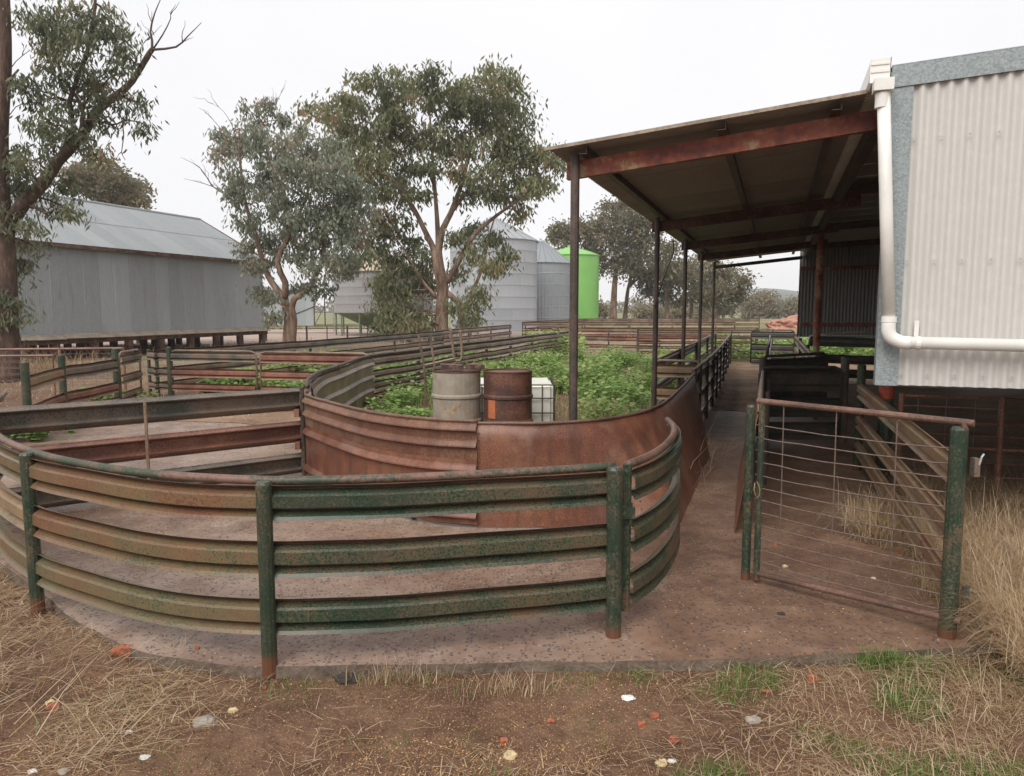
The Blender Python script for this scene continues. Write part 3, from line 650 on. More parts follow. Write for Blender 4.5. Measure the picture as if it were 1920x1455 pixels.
for i in range(7):
    z = .08 + i * .11; part('wire', tube([m0 + Vector((0, 0, z)), m1 + Vector((0, 0, z))], .004, 4), M_WIRE, ml2)

# --- far cross fences
fence('rail_fence', 'farthest brown rail fence before the tall trees', [fp((1096, 597), 56), fp((1424, 597), 56)], [(.95, .72), (.6, .42), (.3, .12)], [0, 3.3, 6.6, 9.9, 13.2], .97, [M_RBROWN], .025, .04, 1, pmat=M_DPOST)
fence('rail_fence', 'slanting brown rail fence below the green silo', [fp((985, 600), 42), fp((1096, 597), 56)], [(.95, .72), (.6, .42)], [0, 8, 14], .97, [M_RBROWN], .025, .04, 1, pmat=M_DPOST)
fence('rail_fence', 'middle long brown rail fence beyond the green weeds', [fp((980, 600), 41), fp((1378, 600), 41)], [(.95, .74), (.62, .44), (.3, .1)], [0, 2.9, 5.9, 8.8, 11.7], .97, [M_RBROWN, M_RRUST, M_RRUST], .025, .04, 1, pmat=M_DPOST)
fence('rail_fence', 'dark low brown rail fence along the far side of the weeds', [fp((1048, 600), 31), fp((1240, 600), 29)], [(.90, .70), (.55, .36), (.24, .08)], [0, 2.2, 4.3], .92, [M_RRUST, M_RBROWN], 0, .035, 1, pmat=M_DPOST)
fence('rail_fence', 'close railed fence with a dark end post beyond the weeds', [fp((1197, 600), 24.3), fp((1420, 600), 24.3)], [(.98, .86), (.80, .68), (.62, .52), (.46, .36), (.30, .2)], [0, 2, 3.9], 1.0, [M_RBROWN, M_RRUST, M_RBROWN], 0, .045, 1, pmat=M_DPOST, post_h=1.05)

# ================================================================== RACE AND LANES UNDER THE VERANDAH
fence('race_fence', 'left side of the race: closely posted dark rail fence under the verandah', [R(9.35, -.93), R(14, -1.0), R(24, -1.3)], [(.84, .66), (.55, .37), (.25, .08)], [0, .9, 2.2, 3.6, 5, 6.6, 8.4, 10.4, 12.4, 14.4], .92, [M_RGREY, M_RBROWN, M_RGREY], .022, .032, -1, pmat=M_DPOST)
gate_panel('rail_gate', 'tan rail panel between the verandah post and the race fence', R(10.6, -1.58), R(10.6, -.98), [(.88, .70), (.56, .38), (.26, .1)], (M_RTAN, M_RTAN, M_RTAN), h=.93, fm=M_RBROWN, corner=.05)
fence('rail_fence', 'outer rail fence going back along the verandah posts', [R(10.7, -1.62), R(24, -1.75)], [(.88, .70), (.56, .38), (.26, .1)], [3.3, 6.6, 9.9, 13.2], .93, [M_RGREY, M_RBROWN, M_RBROWN], .02, .032, -1, pmat=M_DPOST)
# right side sheet of the race
rs = thing('race_sheet', 'leaning rusty steel sheet on the right side of the race', 'wall', R(5.6, -.2))
TL2 = by_index([(*R(s, t), z) for s, t, z in ((5.58, -.10, .90), (6.6, -.12, .90), (7.8, -.13, .90), (9.6, -.14, .90))], 20)
BL2 = by_index([(*R(s, t), .01) for s, t in ((5.58, -.235), (6.6, -.27), (7.8, -.30), (9.6, -.31))], 20)
V, Fa = [], []
for off in (0, .006):
    for i in range(21):
        for j in range(3): V.append(BL2[i].lerp(TL2[i], j / 2) + Vector((ET[0], ET[1], 0)) * off)
for i in range(20):
    for j in range(2):
        a = i * 3 + j; Fa += [(a, a + 1, a + 4, a + 3), (63 + a, 63 + a + 3, 63 + a + 4, 63 + a + 1)]
    Fa.append((i * 3 + 2, 63 + i * 3 + 2, 63 + i * 3 + 5, i * 3 + 5))
Fa += [(0, 63, 64, 1), (1, 64, 65, 2)]
part('sheet', (V, Fa), M_SHEET, rs, smooth=False)
part('top_pipe', tube([p + Vector((ET[0] * .02, ET[1] * .02, .0)) for p in TL2], .024, 10, caps=False), M_RBROWN, rs, smooth=True)
for s in (7.3, 8.6): part('stud', tube([(*R(s, -.05), -.03), (*R(s, -.05), .88)], .024, 8), M_DPOST, rs)
lp = thing('lane_post', 'dark capped post where the race meets the two dark gates', 'post', R(9.75, -.13)); post(lp, R(9.75, -.13), 1.06, .045, M_DPOST)
lp = thing('lane_post', 'grey green post at the hinge end of the two dark gates', 'post', R(9.94, .83)); post(lp, R(9.94, .83), 1.07, .05, M_RGREY)
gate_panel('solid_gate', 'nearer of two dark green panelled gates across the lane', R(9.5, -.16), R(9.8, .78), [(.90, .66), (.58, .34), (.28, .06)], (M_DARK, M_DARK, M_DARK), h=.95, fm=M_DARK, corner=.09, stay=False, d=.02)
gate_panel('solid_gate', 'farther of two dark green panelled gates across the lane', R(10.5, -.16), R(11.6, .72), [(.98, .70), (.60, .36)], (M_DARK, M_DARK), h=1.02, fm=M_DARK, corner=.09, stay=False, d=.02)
fence('rail_fence', 'thin pipe topped fence dividing the lane beyond the dark gates', [R(11.8, -.12), R(22, -.13)], [(.84, .68), (.5, .34)], [0, 2.6, 5.2, 7.8, 10], .95, [M_RGREY], .02, .03, 1, pmat=M_DPOST)
fence('rail_fence', 'tan rail fence leading away along the shed beyond the dark gates', [R(11.9, .62), R(22.5, .55)], [(.95, .74), (.62, .44), (.3, .12)], [.1, 3.5, 7, 10.4], .97, [M_RTAN, M_RTAN, M_RBROWN], 0, .035, -1, pmat=M_DPOST)
wf = fence('rail_fence', 'three railed tan and green fence right behind the wire gate', [R(4.22, .90), R(8.3, .84)], [(.92, .76), (.60, .45), (.33, .19)], [4.05], .92, [M_RTAN, M_RTAN, M_RTAN], 0, .042, -1, d=.024, post_h=1.09)

# wire gate
ga, gb = Vector((1.46, 4.37, 0)), Vector((2.215, 3.60, 0))
gd = (gb - ga).normalized(); gL = (gb - ga).length; gat = lambda u, z: ga + gd * u + Vector((0, 0, z))
wg = thing('wire_gate', 'square pipe and wire gate standing across the lane', 'gate', (ga.x, ga.y, 0))
part('gate_upright', tube([gat(.03, .02), gat(.03, 1.10)], .019, 10), M_POST, wg)
part('gate_upright', tube([gat(gL - .02, .10) + Vector((.012, -.03, 0)), gat(gL - .02, 1.10) + Vector((.012, -.03, 0))], .017, 10), M_PIPE, wg)
part('top_rail', tube([gat(.0, 1.11), gat(gL * .5, 1.105), gat(gL + .02, 1.10) + Vector((.012, -.03, 0))], .0175, 10), M_PIPE, wg)
part('bottom_rail', tube([gat(.0, .06), gat(gL * .5, .075), gat(gL + .02, .10) + Vector((.012, -.03, 0))], .018, 10), M_PIPE, wg)
for i in range(12):
    z = .135 + i * .0755
    pts = [gat(gL * u, z + .01 * mnoise.noise(Vector((u * 5, i * 3.1, 0))) - .012 * math.sin(math.pi * u)) for u in [q / 8 for q in range(9)]]
    part('wire', tube(pts, .0036, 5), M_WIRE, wg)
for u in (.15, .43, .72): part('wire', tube([gat(gL * u, .07), gat(gL * u + .006, .5), gat(gL * u, 1.10)], .0036, 5), M_WIRE, wg)
part('latch_loop', tube(smooth_path([gat(.0, .62) + Vector((-.01, -.03, 0)), gat(.0, .58) + Vector((-.02, -.05, 0)), gat(.0, .53) + Vector((0, -.05, 0)), gat(.0, .58) + Vector((.015, -.05, 0)), gat(.0, .63) + Vector((0, -.03, 0))], .02), .0035, 6), M_RTAN, wg)
lg = thing('gate_post', 'slim weathered green post at the left end of the wire gate', 'post', (1.44, 4.40, 0)); post(lg, (1.435, 4.41), 1.08, .027)
rg = thing('gate_post', 'stout green gate post at the right end of the wire gate', 'post', (2.2, 3.6, 0)); post(rg, (2.205, 3.605), 1.075, .041)
part('hinge', box((2.245, 3.535, .84), (2.272, 3.575, .93)), M_RGREY, rg)
part('hinge', box((2.235, 3.53, .22), (2.258, 3.56, .29)), M_RGREY, rg)
part('hinge_pin', tube([(2.265, 3.535, .90), (2.272, 3.53, .94), (2.282, 3.53, .955)], .005, 6), M_GALVBAR, rg)
# far end gates
fe = thing('pipe_gate', 'open pipe gate of thin bars closing the far end of the race', 'gate', R(23.5, -1.25))
for i in range(7): part('bar', tube([R3(23.5, -1.25, .12 + i * .14), R3(23.5, -.55, .12 + i * .14)], .012, 6), M_DARK, fe)
for t in (-1.25, -.55): part('gate_upright', tube([R3(23.5, t, .02), R3(23.5, t, 1.0)], .02, 8), M_DARK, fe)
gate_panel('solid_gate', 'dark panelled gate with rounded corners closing the far lane', R(22.6, -.65), R(22.6, .52), [(1.02, .80), (.66, .42), (.26, .05)], (M_DARK,) * 3, h=1.06, fm=M_DARK, corner=.1, d=.02)
gate_panel('solid_gate', 'dark panelled gate with silvery frame below the corrugated end wall', R(18.6, .75), R(18.2, 2.15), [(1.02, .80), (.62, .42), (.3, .1)], (M_DARK,) * 3, h=1.06, fm=M_GALVBAR, corner=.1, stay=False, d=.02)
gate_panel('solid_gate', 'dark panelled gate farthest right below the corrugated end wall', R(18.15, 2.25), R(17.8, 3.6), [(1.0, .80), (.66, .45), (.3, .08)], (M_DARK,) * 3, h=1.04, fm=M_DARK, corner=.1, d=.02)
tl = thing('timber_offcuts', 'pale timber boards lying on top of the dark gate', 'timber', R(18.4, 1.4))
for q in range(3): part('board', beam(R3(18.45, 1.0 + q * .1, 1.095 + q * .012), R3(18.3, 1.75 + q * .12, 1.11 + q * .03), .07, .02), M_LIGHTTIMBER, tl)
# mesh panel under the raised end wall
mp = thing('wire_fence', 'rusty pipe and mesh panel in the dark gap under the raised shed', 'fence', R(6.65, 1.65))
for t in (.98, 1.68, 2.9): part('post', tube([R3(6.65, t, -.03), R3(6.65, t, .98)], .022, 8), M_RRUST, mp)
for i, z in enumerate((.96, .88, .76, .66, .56, .45, .34, .22, .1)): part('bar', tube([R3(6.65, .98, z), R3(6.65, 2.9, z)], .011 if i in (0, 2, 4) else .005, 6), M_RRUST, mp)
for i in range(9): part('wire', tube([R3(6.65, 1.1 + i * .2, .08), R3(6.65, 1.1 + i * .2, .95)], .003, 4), M_WIRE, mp)

# ================================================================== SHEARING SHED AND VERANDAH
SH = thing('shearing_shed', 'raised shed with off white corrugated end wall at the right', 'shed', R(5.26, .62))
S0, T0, ZB, ZT = 5.26, .62, 1.17, 3.12
wall_rz = math.atan2(ET[1], ET[0])
ogS = origin_of(SH)
def wall_sheet(t, n, z0, z1, mat, s=S0, name='wall_sheet', parent=SH, rise=0.0, pitch=.076, dep=.0125, seg=10):
    V, Fa = corr(n, 1.0, pitch, dep, seg); me_v = []
    for x, y, zz in V:
        top = z1 + rise * (t + x - T0); me_v.append(R3(s + y, t + x, z0 + (top - z0) * zz))
    return part(name, (me_v, Fa), mat, parent, smooth=True)
for i in range(4): wall_sheet(T0 + .10 + i * .76, 11, ZB, ZT - .04, M_IRON_WHITE, S0 - .002 * (i % 2), rise=.055)
# galvanised corner flashing and barge flashing
part('corner_flashing', join(obox(S0 - .016, S0 - .012, T0 - .002, T0 + .125, ZB - .004, ZT - .02), obox(S0 - .016, S0 + .07, T0 - .006, T0 - .002, ZB - .004, ZT - .02)), M_GALV, SH)
part('barge_flashing', obox(S0 - .024, S0 - .02, T0 - .0, T0 + 3.2, ZT - .115, ZT + .012, ZT - .115 + 3.2 * .055, ZT + .012 + 3.2 * .055), M_GALV, SH)
part('barge_cap', obox(S0 - .024, S0 + .12, T0 - .0, T0 + 3.2, ZT + .013, ZT + .019, ZT + .013 + 3.2 * .055, ZT + .019 + 3.2 * .055), M_GALV, SH)
SV = []
for zz in (1.24, 1.95, 2.7):
    for q in range(18):
        c_ = T0 + .138 + q * .152; SV.append(tube([R3(S0 - .011, c_, zz), R3(S0 - .018, c_, zz)], .007, 6))
part('screws', join(*SV), M_GALVBAR, SH)['kind'] = 'stuff'
# roof of the main shed behind the barge, floor, frame
for i in range(19):
    V, Fa = corr(10, 1.0, .076, .009, 4); Q = []
    for x, y, zz in V:
        s = S0 + .10 + i * .762 + x; t = T0 - .06 + zz * 5.2; Q.append(R3(s, t, ZT - .02 + y + (t - T0) * .055))
    part('roof_sheet', (Q, Fa), M_IRON_UNDER, SH, smooth=True)
part('eave_beam', obox(S0 + .08, 19.5, T0 - .03, T0 + .05, 2.90, 2.99), M_DPOST, SH)
part('column', tube([R3(13.5, T0 + .04, 0), R3(13.5, T0 + .04, 2.9)], .055, 12), M_REDBEAM, SH)
part('pier', tube([R3(7.6, .99, -.03), R3(7.6, .99, .83)], .066, 12), M_POST, SH)
part('pier_head', tube([R3(7.6, .99, .83), R3(7.6, .99, 2.9)], .064, 12), M_REDPAINT, SH)
for s in (9.4, 13.5, 17.5): part('rafter', obox(s - .03, s + .03, T0 + .06, 5.6, 2.94, 3.06, 3.2, 3.32), M_REDBEAM_SHADE, SH)
for t in (2.0, 3.4, 4.8): part('purlin', obox(S0 + .1, 19.4, t - .025, t + .025, 3.065 + (t - T0) * .055, 3.085 + (t - T0) * .055), M_REDBEAM, SH)
part('floor_bearer', obox(S0 + .02, S0 + .10, T0 + .12, 4.2, ZB - .0, ZB + .12), M_TIMBER, SH)
part('floor', obox(S0 + .12, 9.2, 1.3, 5.6, ZB + .0, ZB + .06), M_TIMBER, SH)
for t in (2.6, 4.2): part('stump', tube([R3(S0 + .3, t, -.03), R3(S0 + .3, t, ZB)], .07, 10), M_TIMBER, SH)
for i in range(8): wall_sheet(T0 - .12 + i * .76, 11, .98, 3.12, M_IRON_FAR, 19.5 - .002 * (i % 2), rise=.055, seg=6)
part('end_girt', obox(19.42, 19.48, T0 - .1, 5.4, 1.25, 1.33), M_REDBEAM, SH)
part('end_girt', obox(19.42, 19.48, T0 - .1, 5.4, 2.6, 2.68), M_REDBEAM, SH)
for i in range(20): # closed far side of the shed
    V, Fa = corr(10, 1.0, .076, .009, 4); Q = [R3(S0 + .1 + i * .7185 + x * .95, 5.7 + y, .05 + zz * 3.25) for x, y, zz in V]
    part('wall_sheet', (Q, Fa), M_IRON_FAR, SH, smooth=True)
# eave gutter and white downpipe
GU = thing('roof_gutter', 'pale metal gutter along the shed eave above the verandah', 'gutter', R(S0, T0 - .06))
prof = [(-.11, .14), (-.115, .02), (-.10, 0.0), (-.01, 0.0), (0.0, .02), (0.0, .15)]
V, Fa = [], []
for s in (S0 - .03, 19.4):
    for t, z in prof + [(a + .004, b + .004) for a, b in prof[::-1]]: V.append(R3(s, T0 - .012 + t, 3.035 + z))
n = 12
for q in range(n): Fa.append((q, (q + 1) % n, n + (q + 1) % n, n + q))
part('trough', (V, Fa), M_PVC, GU)
part('end_cap', obox(S0 - .036, S0 - .031, T0 - .125, T0 - .013, 3.04, 3.18), M_PVC, GU)
part('end_cap_rib', join(obox(S0 - .042, S0 - .036, T0 - .12, T0 - .018, 3.10, 3.115), obox(S0 - .042, S0 - .036, T0 - .12, T0 - .018, 3.145, 3.155)), M_PVC, GU)
DP = thing('downpipe', 'white plastic downpipe turning along the bottom of the off white wall', 'pipe', R(S0 - .09, T0))
pt_top = R3(S0 - .10, T0 - .055, 3.03); pt_bot = R3(S0 - .10, T0 + .045, 1.56)
part('pipe', tube([pt_top, pt_bot], .038, 20), M_PVC, DP, smooth=True)
el = smooth_path([pt_bot + Vector((0, 0, .02)), pt_bot + Vector((0, 0, -.04)), R3(S0 - .10, T0 + .065, 1.475), R3(S0 - .10, T0 + .12, 1.447), R3(S0 - .10, T0 + .17, 1.444)], .015)
part('elbow', tube(el, .0415, 20), M_PVC, DP, smooth=True)
part('pipe', tube([R3(S0 - .10, T0 + .15, 1.445), R3(S0 - .10, T0 + 3, 1.405)], .038, 20), M_PVC, DP, smooth=True)
part('collar', join(obox(S0 - .155, S0 - .045, T0 - .11, T0 - .0, 2.965, 3.035), tube([pt_top + Vector((0, 0, -.075)), pt_top + Vector((0, 0, -.16))], .0425, 20)), M_PVC, DP)
part('collar', tube([pt_bot + Vector((0, 0, .045)), pt_bot + Vector((0, 0, .01))], .0445, 20), M_PVC, DP)
part('clip', join(tube([R3(S0 - .10, T0 + .20, 1.443), R3(S0 - .10, T0 + .225, 1.443)], .0415, 16), obox(S0 - .03, S0 - .024, T0 + .2, T0 + .225, 1.44, 1.58)), M_PVC, DP)

# verandah
VE = thing('verandah', 'open verandah roof on slim brown posts in front of the shed', 'verandah', R(5.58, -1.47))
zr = lambda t: 2.825 + .097 * (t + 1.6)
for i in range(18):
    V, Fa = corr(11, 1.0, .076, .009, 6); Q = []
    for x, y, zz in V:
        s = 5.43 + i * .76 + x; t = -1.64 + zz * 2.24; Q.append(R3(s, t, zr(t) + .012 + y + (.0015 if i % 2 else 0)))
    part('roof_sheet', (Q, Fa), M_IRON_UNDER, VE, smooth=True)
part('edge_trim', obox(5.40, 5.43, -1.66, .58, zr(-1.66) - .002, zr(-1.66) + .022, zr(.58) - .002, zr(.58) + .022), M_LIGHTTIMBER, VE)
PS = (5.58, 9.73, 12.9, 15.75, 19.1)
for s in PS:
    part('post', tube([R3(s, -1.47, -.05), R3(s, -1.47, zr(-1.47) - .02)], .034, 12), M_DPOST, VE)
for s in (5.66, 9.81, 12.98, 15.83):
    part('rafter', obox(s - .03, s + .03, -1.55, .9, zr(-1.55) - .19, zr(-1.55) - .062, zr(.9) - .19, zr(.9) - .062), M_REDBEAM if s < 6 else M_REDBEAM_SHADE, VE)  # rear rafters take the shaded copy of the beam paint
part('rafter', obox(19.07, 19.13, -1.5, .55, zr(-1.5) - .20, zr(-1.5) - .12, zr(.55) - .20, zr(.55) - .12), M_DPOST, VE)
for t, m in ((-1.38, M_DPOST), (-.4, M_DPOST), (.33, M_DPOST)):
    part('purlin', join(obox(5.45, 19.1, t - .03, t + .03, zr(t) - .061, zr(t) - .056), obox(5.45, 19.1, t + .026, t + .03, zr(t) - .056, zr(t) - .002)), m, VE)
# cable hanging from the verandah by the second post
cb = smooth_path([A(1262, 447, 9.7), A(1262, 475, 9.7), A(1245, 520, 9.7), A(1233, 560, 9.65), A(1226, 575, 9.6)], .05)
tag(part('hanging_cable', tube(cb, .008, 6), M_DARK, None, True, base=cb[0]), 'thin dark cable drooping from the verandah eave by the second post', 'cable')

# ================================================================== DRUMS, TOTE, FRAME
def drum(label, x, y, mat, z=.03, rim=None, lid_obj=False):
    r, h = .288, .90
    t = thing('steel_drum', label, 'drum', (x, y, z))
    prof = [(.0, 0), (r, 0), (r + .006, .01), (r, .03), (r, h * .33 - .03), (r + .014, h * .33 - .012), (r + .014, h * .33 + .012), (r, h * .33 + .03),
            (r, h * .66 - .03), (r + .014, h * .66 - .012), (r + .014, h * .66 + .012), (r, h * .66 + .03), (r, h - .02)]
    part('shell', lathe(prof, 32, (x, y, z)), mat, t, smooth=False)
    part('rim', lathe([(r, h - .022), (r + .008, h - .014), (r + .008, h), (r - .006, h), (r - .006, h - .02)], 32, (x, y, z)), rim or M_BARREL_RUST, t)
    part('lid', lathe([(r - .007, h - .018), (.001, h - .02)], 32, (x, y, z)), M_BARREL_RUST, t)
    return t
d1 = drum('pale grey steel drum with rusty rim behind the curved sheet wall', -.665, 8.86, M_BARREL_PALE)
d2 = drum('dark rust brown steel drum to the right of the pale drum', -.05, 8.80, M_BARREL_RUST)
part('label_patch', lathe([(.2895, .35), (.2895, .60)], 6, (-.05, 8.80, .03), math.radians(218), math.radians(240)), M_ORANGE_LABEL, d2)
for px, w in ((-.83, .26), (-.52, .2)):
    o = part('wood_block', join(box((px, 8.75, .94), (px + w, 8.95, 1.0))), M_TIMBER, None, base=(px, 8.75, .93)); o.rotation_euler = (0, .03, .2)
    tag(o, 'dark timber plank lying on the left of the pale drum lid' if px < -.6 else 'short timber offcut on the right of the pale drum lid', 'timber')
ib = thing('storage_tote', 'white plastic tote in a steel bar cage behind the drums', 'tote', (0.0, 9.9, 0))
bm = bmesh.new(); bmesh.ops.create_cube(bm, size=1.0); bmesh.ops.scale(bm, vec=(1.06, .92, .60), verts=bm.verts); bmesh.ops.bevel(bm, geom=bm.edges[:], offset=.04, segments=3, affect='EDGES')
bmesh.ops.translate(bm, vec=(0.0, 0.0, .40), verts=bm.verts); me = bpy.data.meshes.new('bottle'); bm.to_mesh(me); bm.free(); me.materials.append(M_WHITE); link('bottle', me, ib)
for i in range(8):
    x = -.54 + i * .1545; part('cage_bar', tube([(x, 9.425, .10), (x, 9.425, .69)], .008, 6), M_DARK, ib)
for i in range(7):
    y = 9.44 + i * .153; part('cage_bar', tube([(.545, y, .10), (.545, y, .69)], .008, 6), M_DARK, ib)
for z in (.12, .33, .52, .69): part('cage_bar', tube([(-.55, 9.41, z), (.555, 9.41, z), (.555, 10.37, z)], .009, 6), M_DARK, ib)
part('pallet', join(box((-.55, 9.42, 0), (.55, 9.52, .09)), box((-.55, 9.85, 0), (.55, 9.95, .09)), box((-.55, 10.27, 0), (.55, 10.36, .09))), M_DARK, ib)
lf = thing('pipe_hurdle', 'leaning rusty pipe hurdle with bars standing behind the pale drum', 'hurdle', A(800, 690, 12.4))
a = lambda x, y: A(x, y, 12.4)
part('hoop', tube(smooth_path([a(845, 616), a(852, 672), a(858, 676), a(866, 670), a(863, 618)], .05), .022, 8), M_RBROWN, lf, smooth=True)
part('bar', tube([a(785, 628), a(795, 685), a(800, 760)], .02, 8), M_RBROWN, lf); part('bar', tube([a(806, 628), a(814, 680), a(820, 760)], .02, 8), M_RBROWN, lf)
part('bar', tube([a(795, 685), a(852, 672)], .018, 8), M_RBROWN, lf)

# ================================================================== BACKGROUND BUILDINGS
GS = thing('grey_shed', 'long blue grey corrugated shed raised on stumps at the left', 'shed', (-15.1, 23, 0))
g0, g1 = Vector((-15.4, 22.2, 0)), Vector((-11.32, 34, 0)); gd2 = (g1 - g0).normalized(); gn2 = Vector((-gd2.y, gd2.x, 0)); GL = (g1 - g0).length
gpt = lambda u, n_, z: g0 + gd2 * u + gn2 * n_ + Vector((0, 0, z))
zb, ze, zrg, hw = .84, 3.80, 5.76, 3.6
nsh = 20; wsh = GL / nsh
for i in range(nsh):
    V, Fa = corr(8, 1.0, wsh / 8, .010, 4)
    Q = [gpt(i * wsh + x, -y - .003 * (i % 2), zb + (ze - zb) * zz) for x, y, zz in V]
    part('wall_sheet', (Q, Fa), M_IRON_GREY, GS, smooth=True)
for i in range(9):
    V, Fa = corr(8, 1.0, 7.2 / 72, .010, 4)
    Q = []
    for x, y, zz in V:
        u = i * .8 + x; top = ze + (zrg - ze) * (1 - abs(u - hw) / hw); Q.append(gpt(GL + y, u, zb + (top - zb) * zz))
    part('wall_sheet', (Q, Fa), M_IRON_GREY, GS, smooth=True)
for sgn in (0, 1):
    for crs in range(2):
        for i in range(17):
            w = (GL + .5) / 17; V, Fa = corr(6, 1.0, w / 6, .008, 4); Q = []
            for x, y, zz in V:
                f = (crs + zz * (1.02 if crs == 0 else 1.0)) / 2; n_ = -.28 + f * (hw + .28); z = ze - .05 + (zrg - ze + .12) * f + y + .012 * crs + .002 * (i % 2)
                if sgn: n_ = 2 * hw - n_
                Q.append(gpt(-.25 + i * w + x, n_, z))
            part('roof_sheet', (Q, Fa), M_IRON_ROOF, GS, smooth=True)
part('ridge_cap', tube([gpt(-.25, hw, zrg + .08), gpt(GL + .25, hw, zrg + .08)], .07, 8), M_IRON_ROOF, GS)
part('eave_board', beam(gpt(-.25, -.26, ze - .10), gpt(GL + .25, -.26, ze - .10), .04, .13), M_TIMBER, GS)
part('barge_board', beam(gpt(GL + .27, -.3, ze - .10), gpt(GL + .27, hw, zrg + .02), .03, .16), M_TIMBER, GS)
nl = 12
for i in range(nl):
    u0, u1 = GL * i / nl, GL * (i + 1) / nl - .02; dz = .02 * mnoise.noise(Vector((i * 1.7, 0, 0)))
    Q = [gpt(u, n_, z + dz) for u in (u0, u1) for n_, z in ((-.02, zb + .01), (-.36, zb - .13), (-.36, zb - .15), (-.02, zb - .01))]
    part('skirt_sheet', (Q, [(0, 4, 5, 1), (1, 5, 6, 2), (2, 6, 7, 3), (0, 1, 2, 3), (4, 7, 6, 5)]), M_LIGHTTIMBER, GS)
part('bearer', beam(gpt(0, -.10, zb - .22), gpt(GL, -.10, zb - .22), .14, .18), M_TIMBER, GS)
part('floor', (([gpt(.05, .05, zb - .1), gpt(GL - .05, .05, zb - .1), gpt(GL - .05, 2 * hw, zb - .1), gpt(.05, 2 * hw, zb - .1)]), [(0, 1, 2, 3)]), M_TIMBER, GS)
for r_, n_ in enumerate((-.05, 2.3, 4.7, 7.1)):
    for i in range(9):
        p = gpt(.35 + i * (GL - .6) / 8, n_, 0); part('stump', tube([p + Vector((0, 0, -.05)), p + Vector((random.uniform(-.02, .02), 0, zb - .30))], .15, 9), M_TIMBER, GS)
TK = thing('water_tank', 'dark ribbed tank standing beside the left end of the grey shed', 'tank', (-14.75, 21.2, 0))
prof = [(.45, 0)]
for i in range(9): prof += [(.45, i * .26 + .05), (.52, i * .26 + .09), (.52, i * .26 + .2), (.45, i * .26 + .24)]
prof += [(.3, 2.45), (.001, 2.5)]
part('shell', lathe(prof, 24, (-14.75, 21.2, 0)), M_TANK, TK)

def silo(name, label, x, y, r, z0, z1, rings, pan, mat, roofh, roofmat, ribs=0, corrug=0.0):
    t = thing(name, label, 'silo', (x, y, 0)); hr = (z1 - z0) / rings; da = 2 * math.pi / pan
    seg = 8
    V, Fa = [], []
    for z, rr in ((0, 0.0), (.04, .018), (.10, 0.0), (hr, 0.0)):
        for q in range(seg + 1):
            an = da * q / seg; wv = rr + (corrug * math.cos(q * math.pi) if corrug else 0); V.append(((r + wv) * math.cos(an), (r + wv) * math.sin(an), z))
    for i in range(3):
        for q in range(seg): Fa.append((i * 9 + q, i * 9 + q + 1, i * 9 + q + 10, i * 9 + q + 9))
    Fa += []
    me = mesh_of('wall_panel', V, Fa, mat, not corrug)
    for i in range(rings):
        for q in range(pan):
            an = da * (q + .5 * (i % 2))
            if math.sin(an + da / 2) > .55: continue           # far side never seen, closed by the liner
            link('wall_panel', me, t, (0, 0, z0 + i * hr), (0, 0, an))
    part('liner', lathe([(r - .03, z0), (r - .03, z1)], 36, (x, y, 0)), mat, t, smooth=True)
    nr = ribs or 24
    cone = lathe([(r + .12, z1 - .02), (r + .12, z1 + .02), (.35, z1 + roofh), (.3, z1 + roofh + .15), (.001, z1 + roofh + .15)], 36, (x, y, 0))
    part('roof_cone', cone, roofmat, t)
    for q in range(nr):
        an = 2 * math.pi * q / nr; c_, s_ = math.cos(an), math.sin(an)
        part('roof_rib', tube([(x + (r + .12) * c_, y + (r + .12) * s_, z1 + .04), (x + .35 * c_, y + .35 * s_, z1 + roofh + .03)], .035, 4), roofmat, t)
    return t
sc = lambda px, Y: (px - CXP) / FPX * Y
silo('grain_silo', 'large pale ringed steel grain silo behind the gum tree', sc(926, 58), 58, 3.35, -.05, 6.8, 8, 14, M_SILO, 1.75, M_SILO)
silo('grain_silo', 'ribbed grey steel silo with ridged cone roof left of the green silo', sc(1014, 65), 65, 2.6, -.05, 5.55, 6, 14, M_SILO2, 1.85, M_SILO2, ribs=26, corrug=.014)
gsil = thing('grain_silo', 'bright lime green silo behind the steel silos', 'silo', (sc(1070, 74), 74, 0))
part('shell', lathe([(2.72, 0), (2.72, 6.85)], 48, (sc(1070, 74), 74, 0)), M_GREENSILO, gsil, smooth=True)
part('roof_cone', lathe([(2.80, 6.82), (2.80, 6.9), (2.0, 7.25), (.4, 7.72), (.4, 7.9), (.001, 7.92)], 48, (sc(1070, 74), 74, 0)), M_GREENSILO, gsil)
for dx, dy in ((-1.9, -1.9), (1.95, -1.85), (0, -2.74)): part('anchor_foot', box((sc(1070, 74) + dx - .08, 74 + dy - .08, 0), (sc(1070, 74) + dx + .08, 74 + dy + .08, .4)), M_GREENSILO, gsil)
hx, hy, hr_ = sc(722, 48), 48, 3.15
hs = silo('hopper_silo', 'squat steel hopper silo on legs with green cone beneath', hx, hy, hr_, 1.42, 3.95, 5, 12, M_SILOH, 1.0, M_CREAM)
part('hopper_cone', lathe([(hr_ - .05, 1.42), (.25, .12), (.25, .02)], 32, (hx, hy, 0)), M_GREENCONE, hs)
for q in range(12):
    an = 2 * math.pi * (q + .35) / 12; p = Vector((hx + (hr_ - .1) * math.cos(an), hy + (hr_ - .1) * math.sin(an), 0))
    part('leg', tube([p, p + Vector((0, 0, 1.45))], .05, 6), M_GREENCONE, hs)
part('ladder', join(*[tube([(hx - hr_ - .1, hy - .25 + o, .2), (hx - hr_ - .1, hy - .25 + o, 4.1)], .025, 5) for o in (0, .35)], *[tube([(hx - hr_ - .1, hy - .25, .4 + i * .33), (hx - hr_ - .1, hy + .1, .4 + i * .33)], .015, 4) for i in range(11)]), M_GALVBAR, hs)
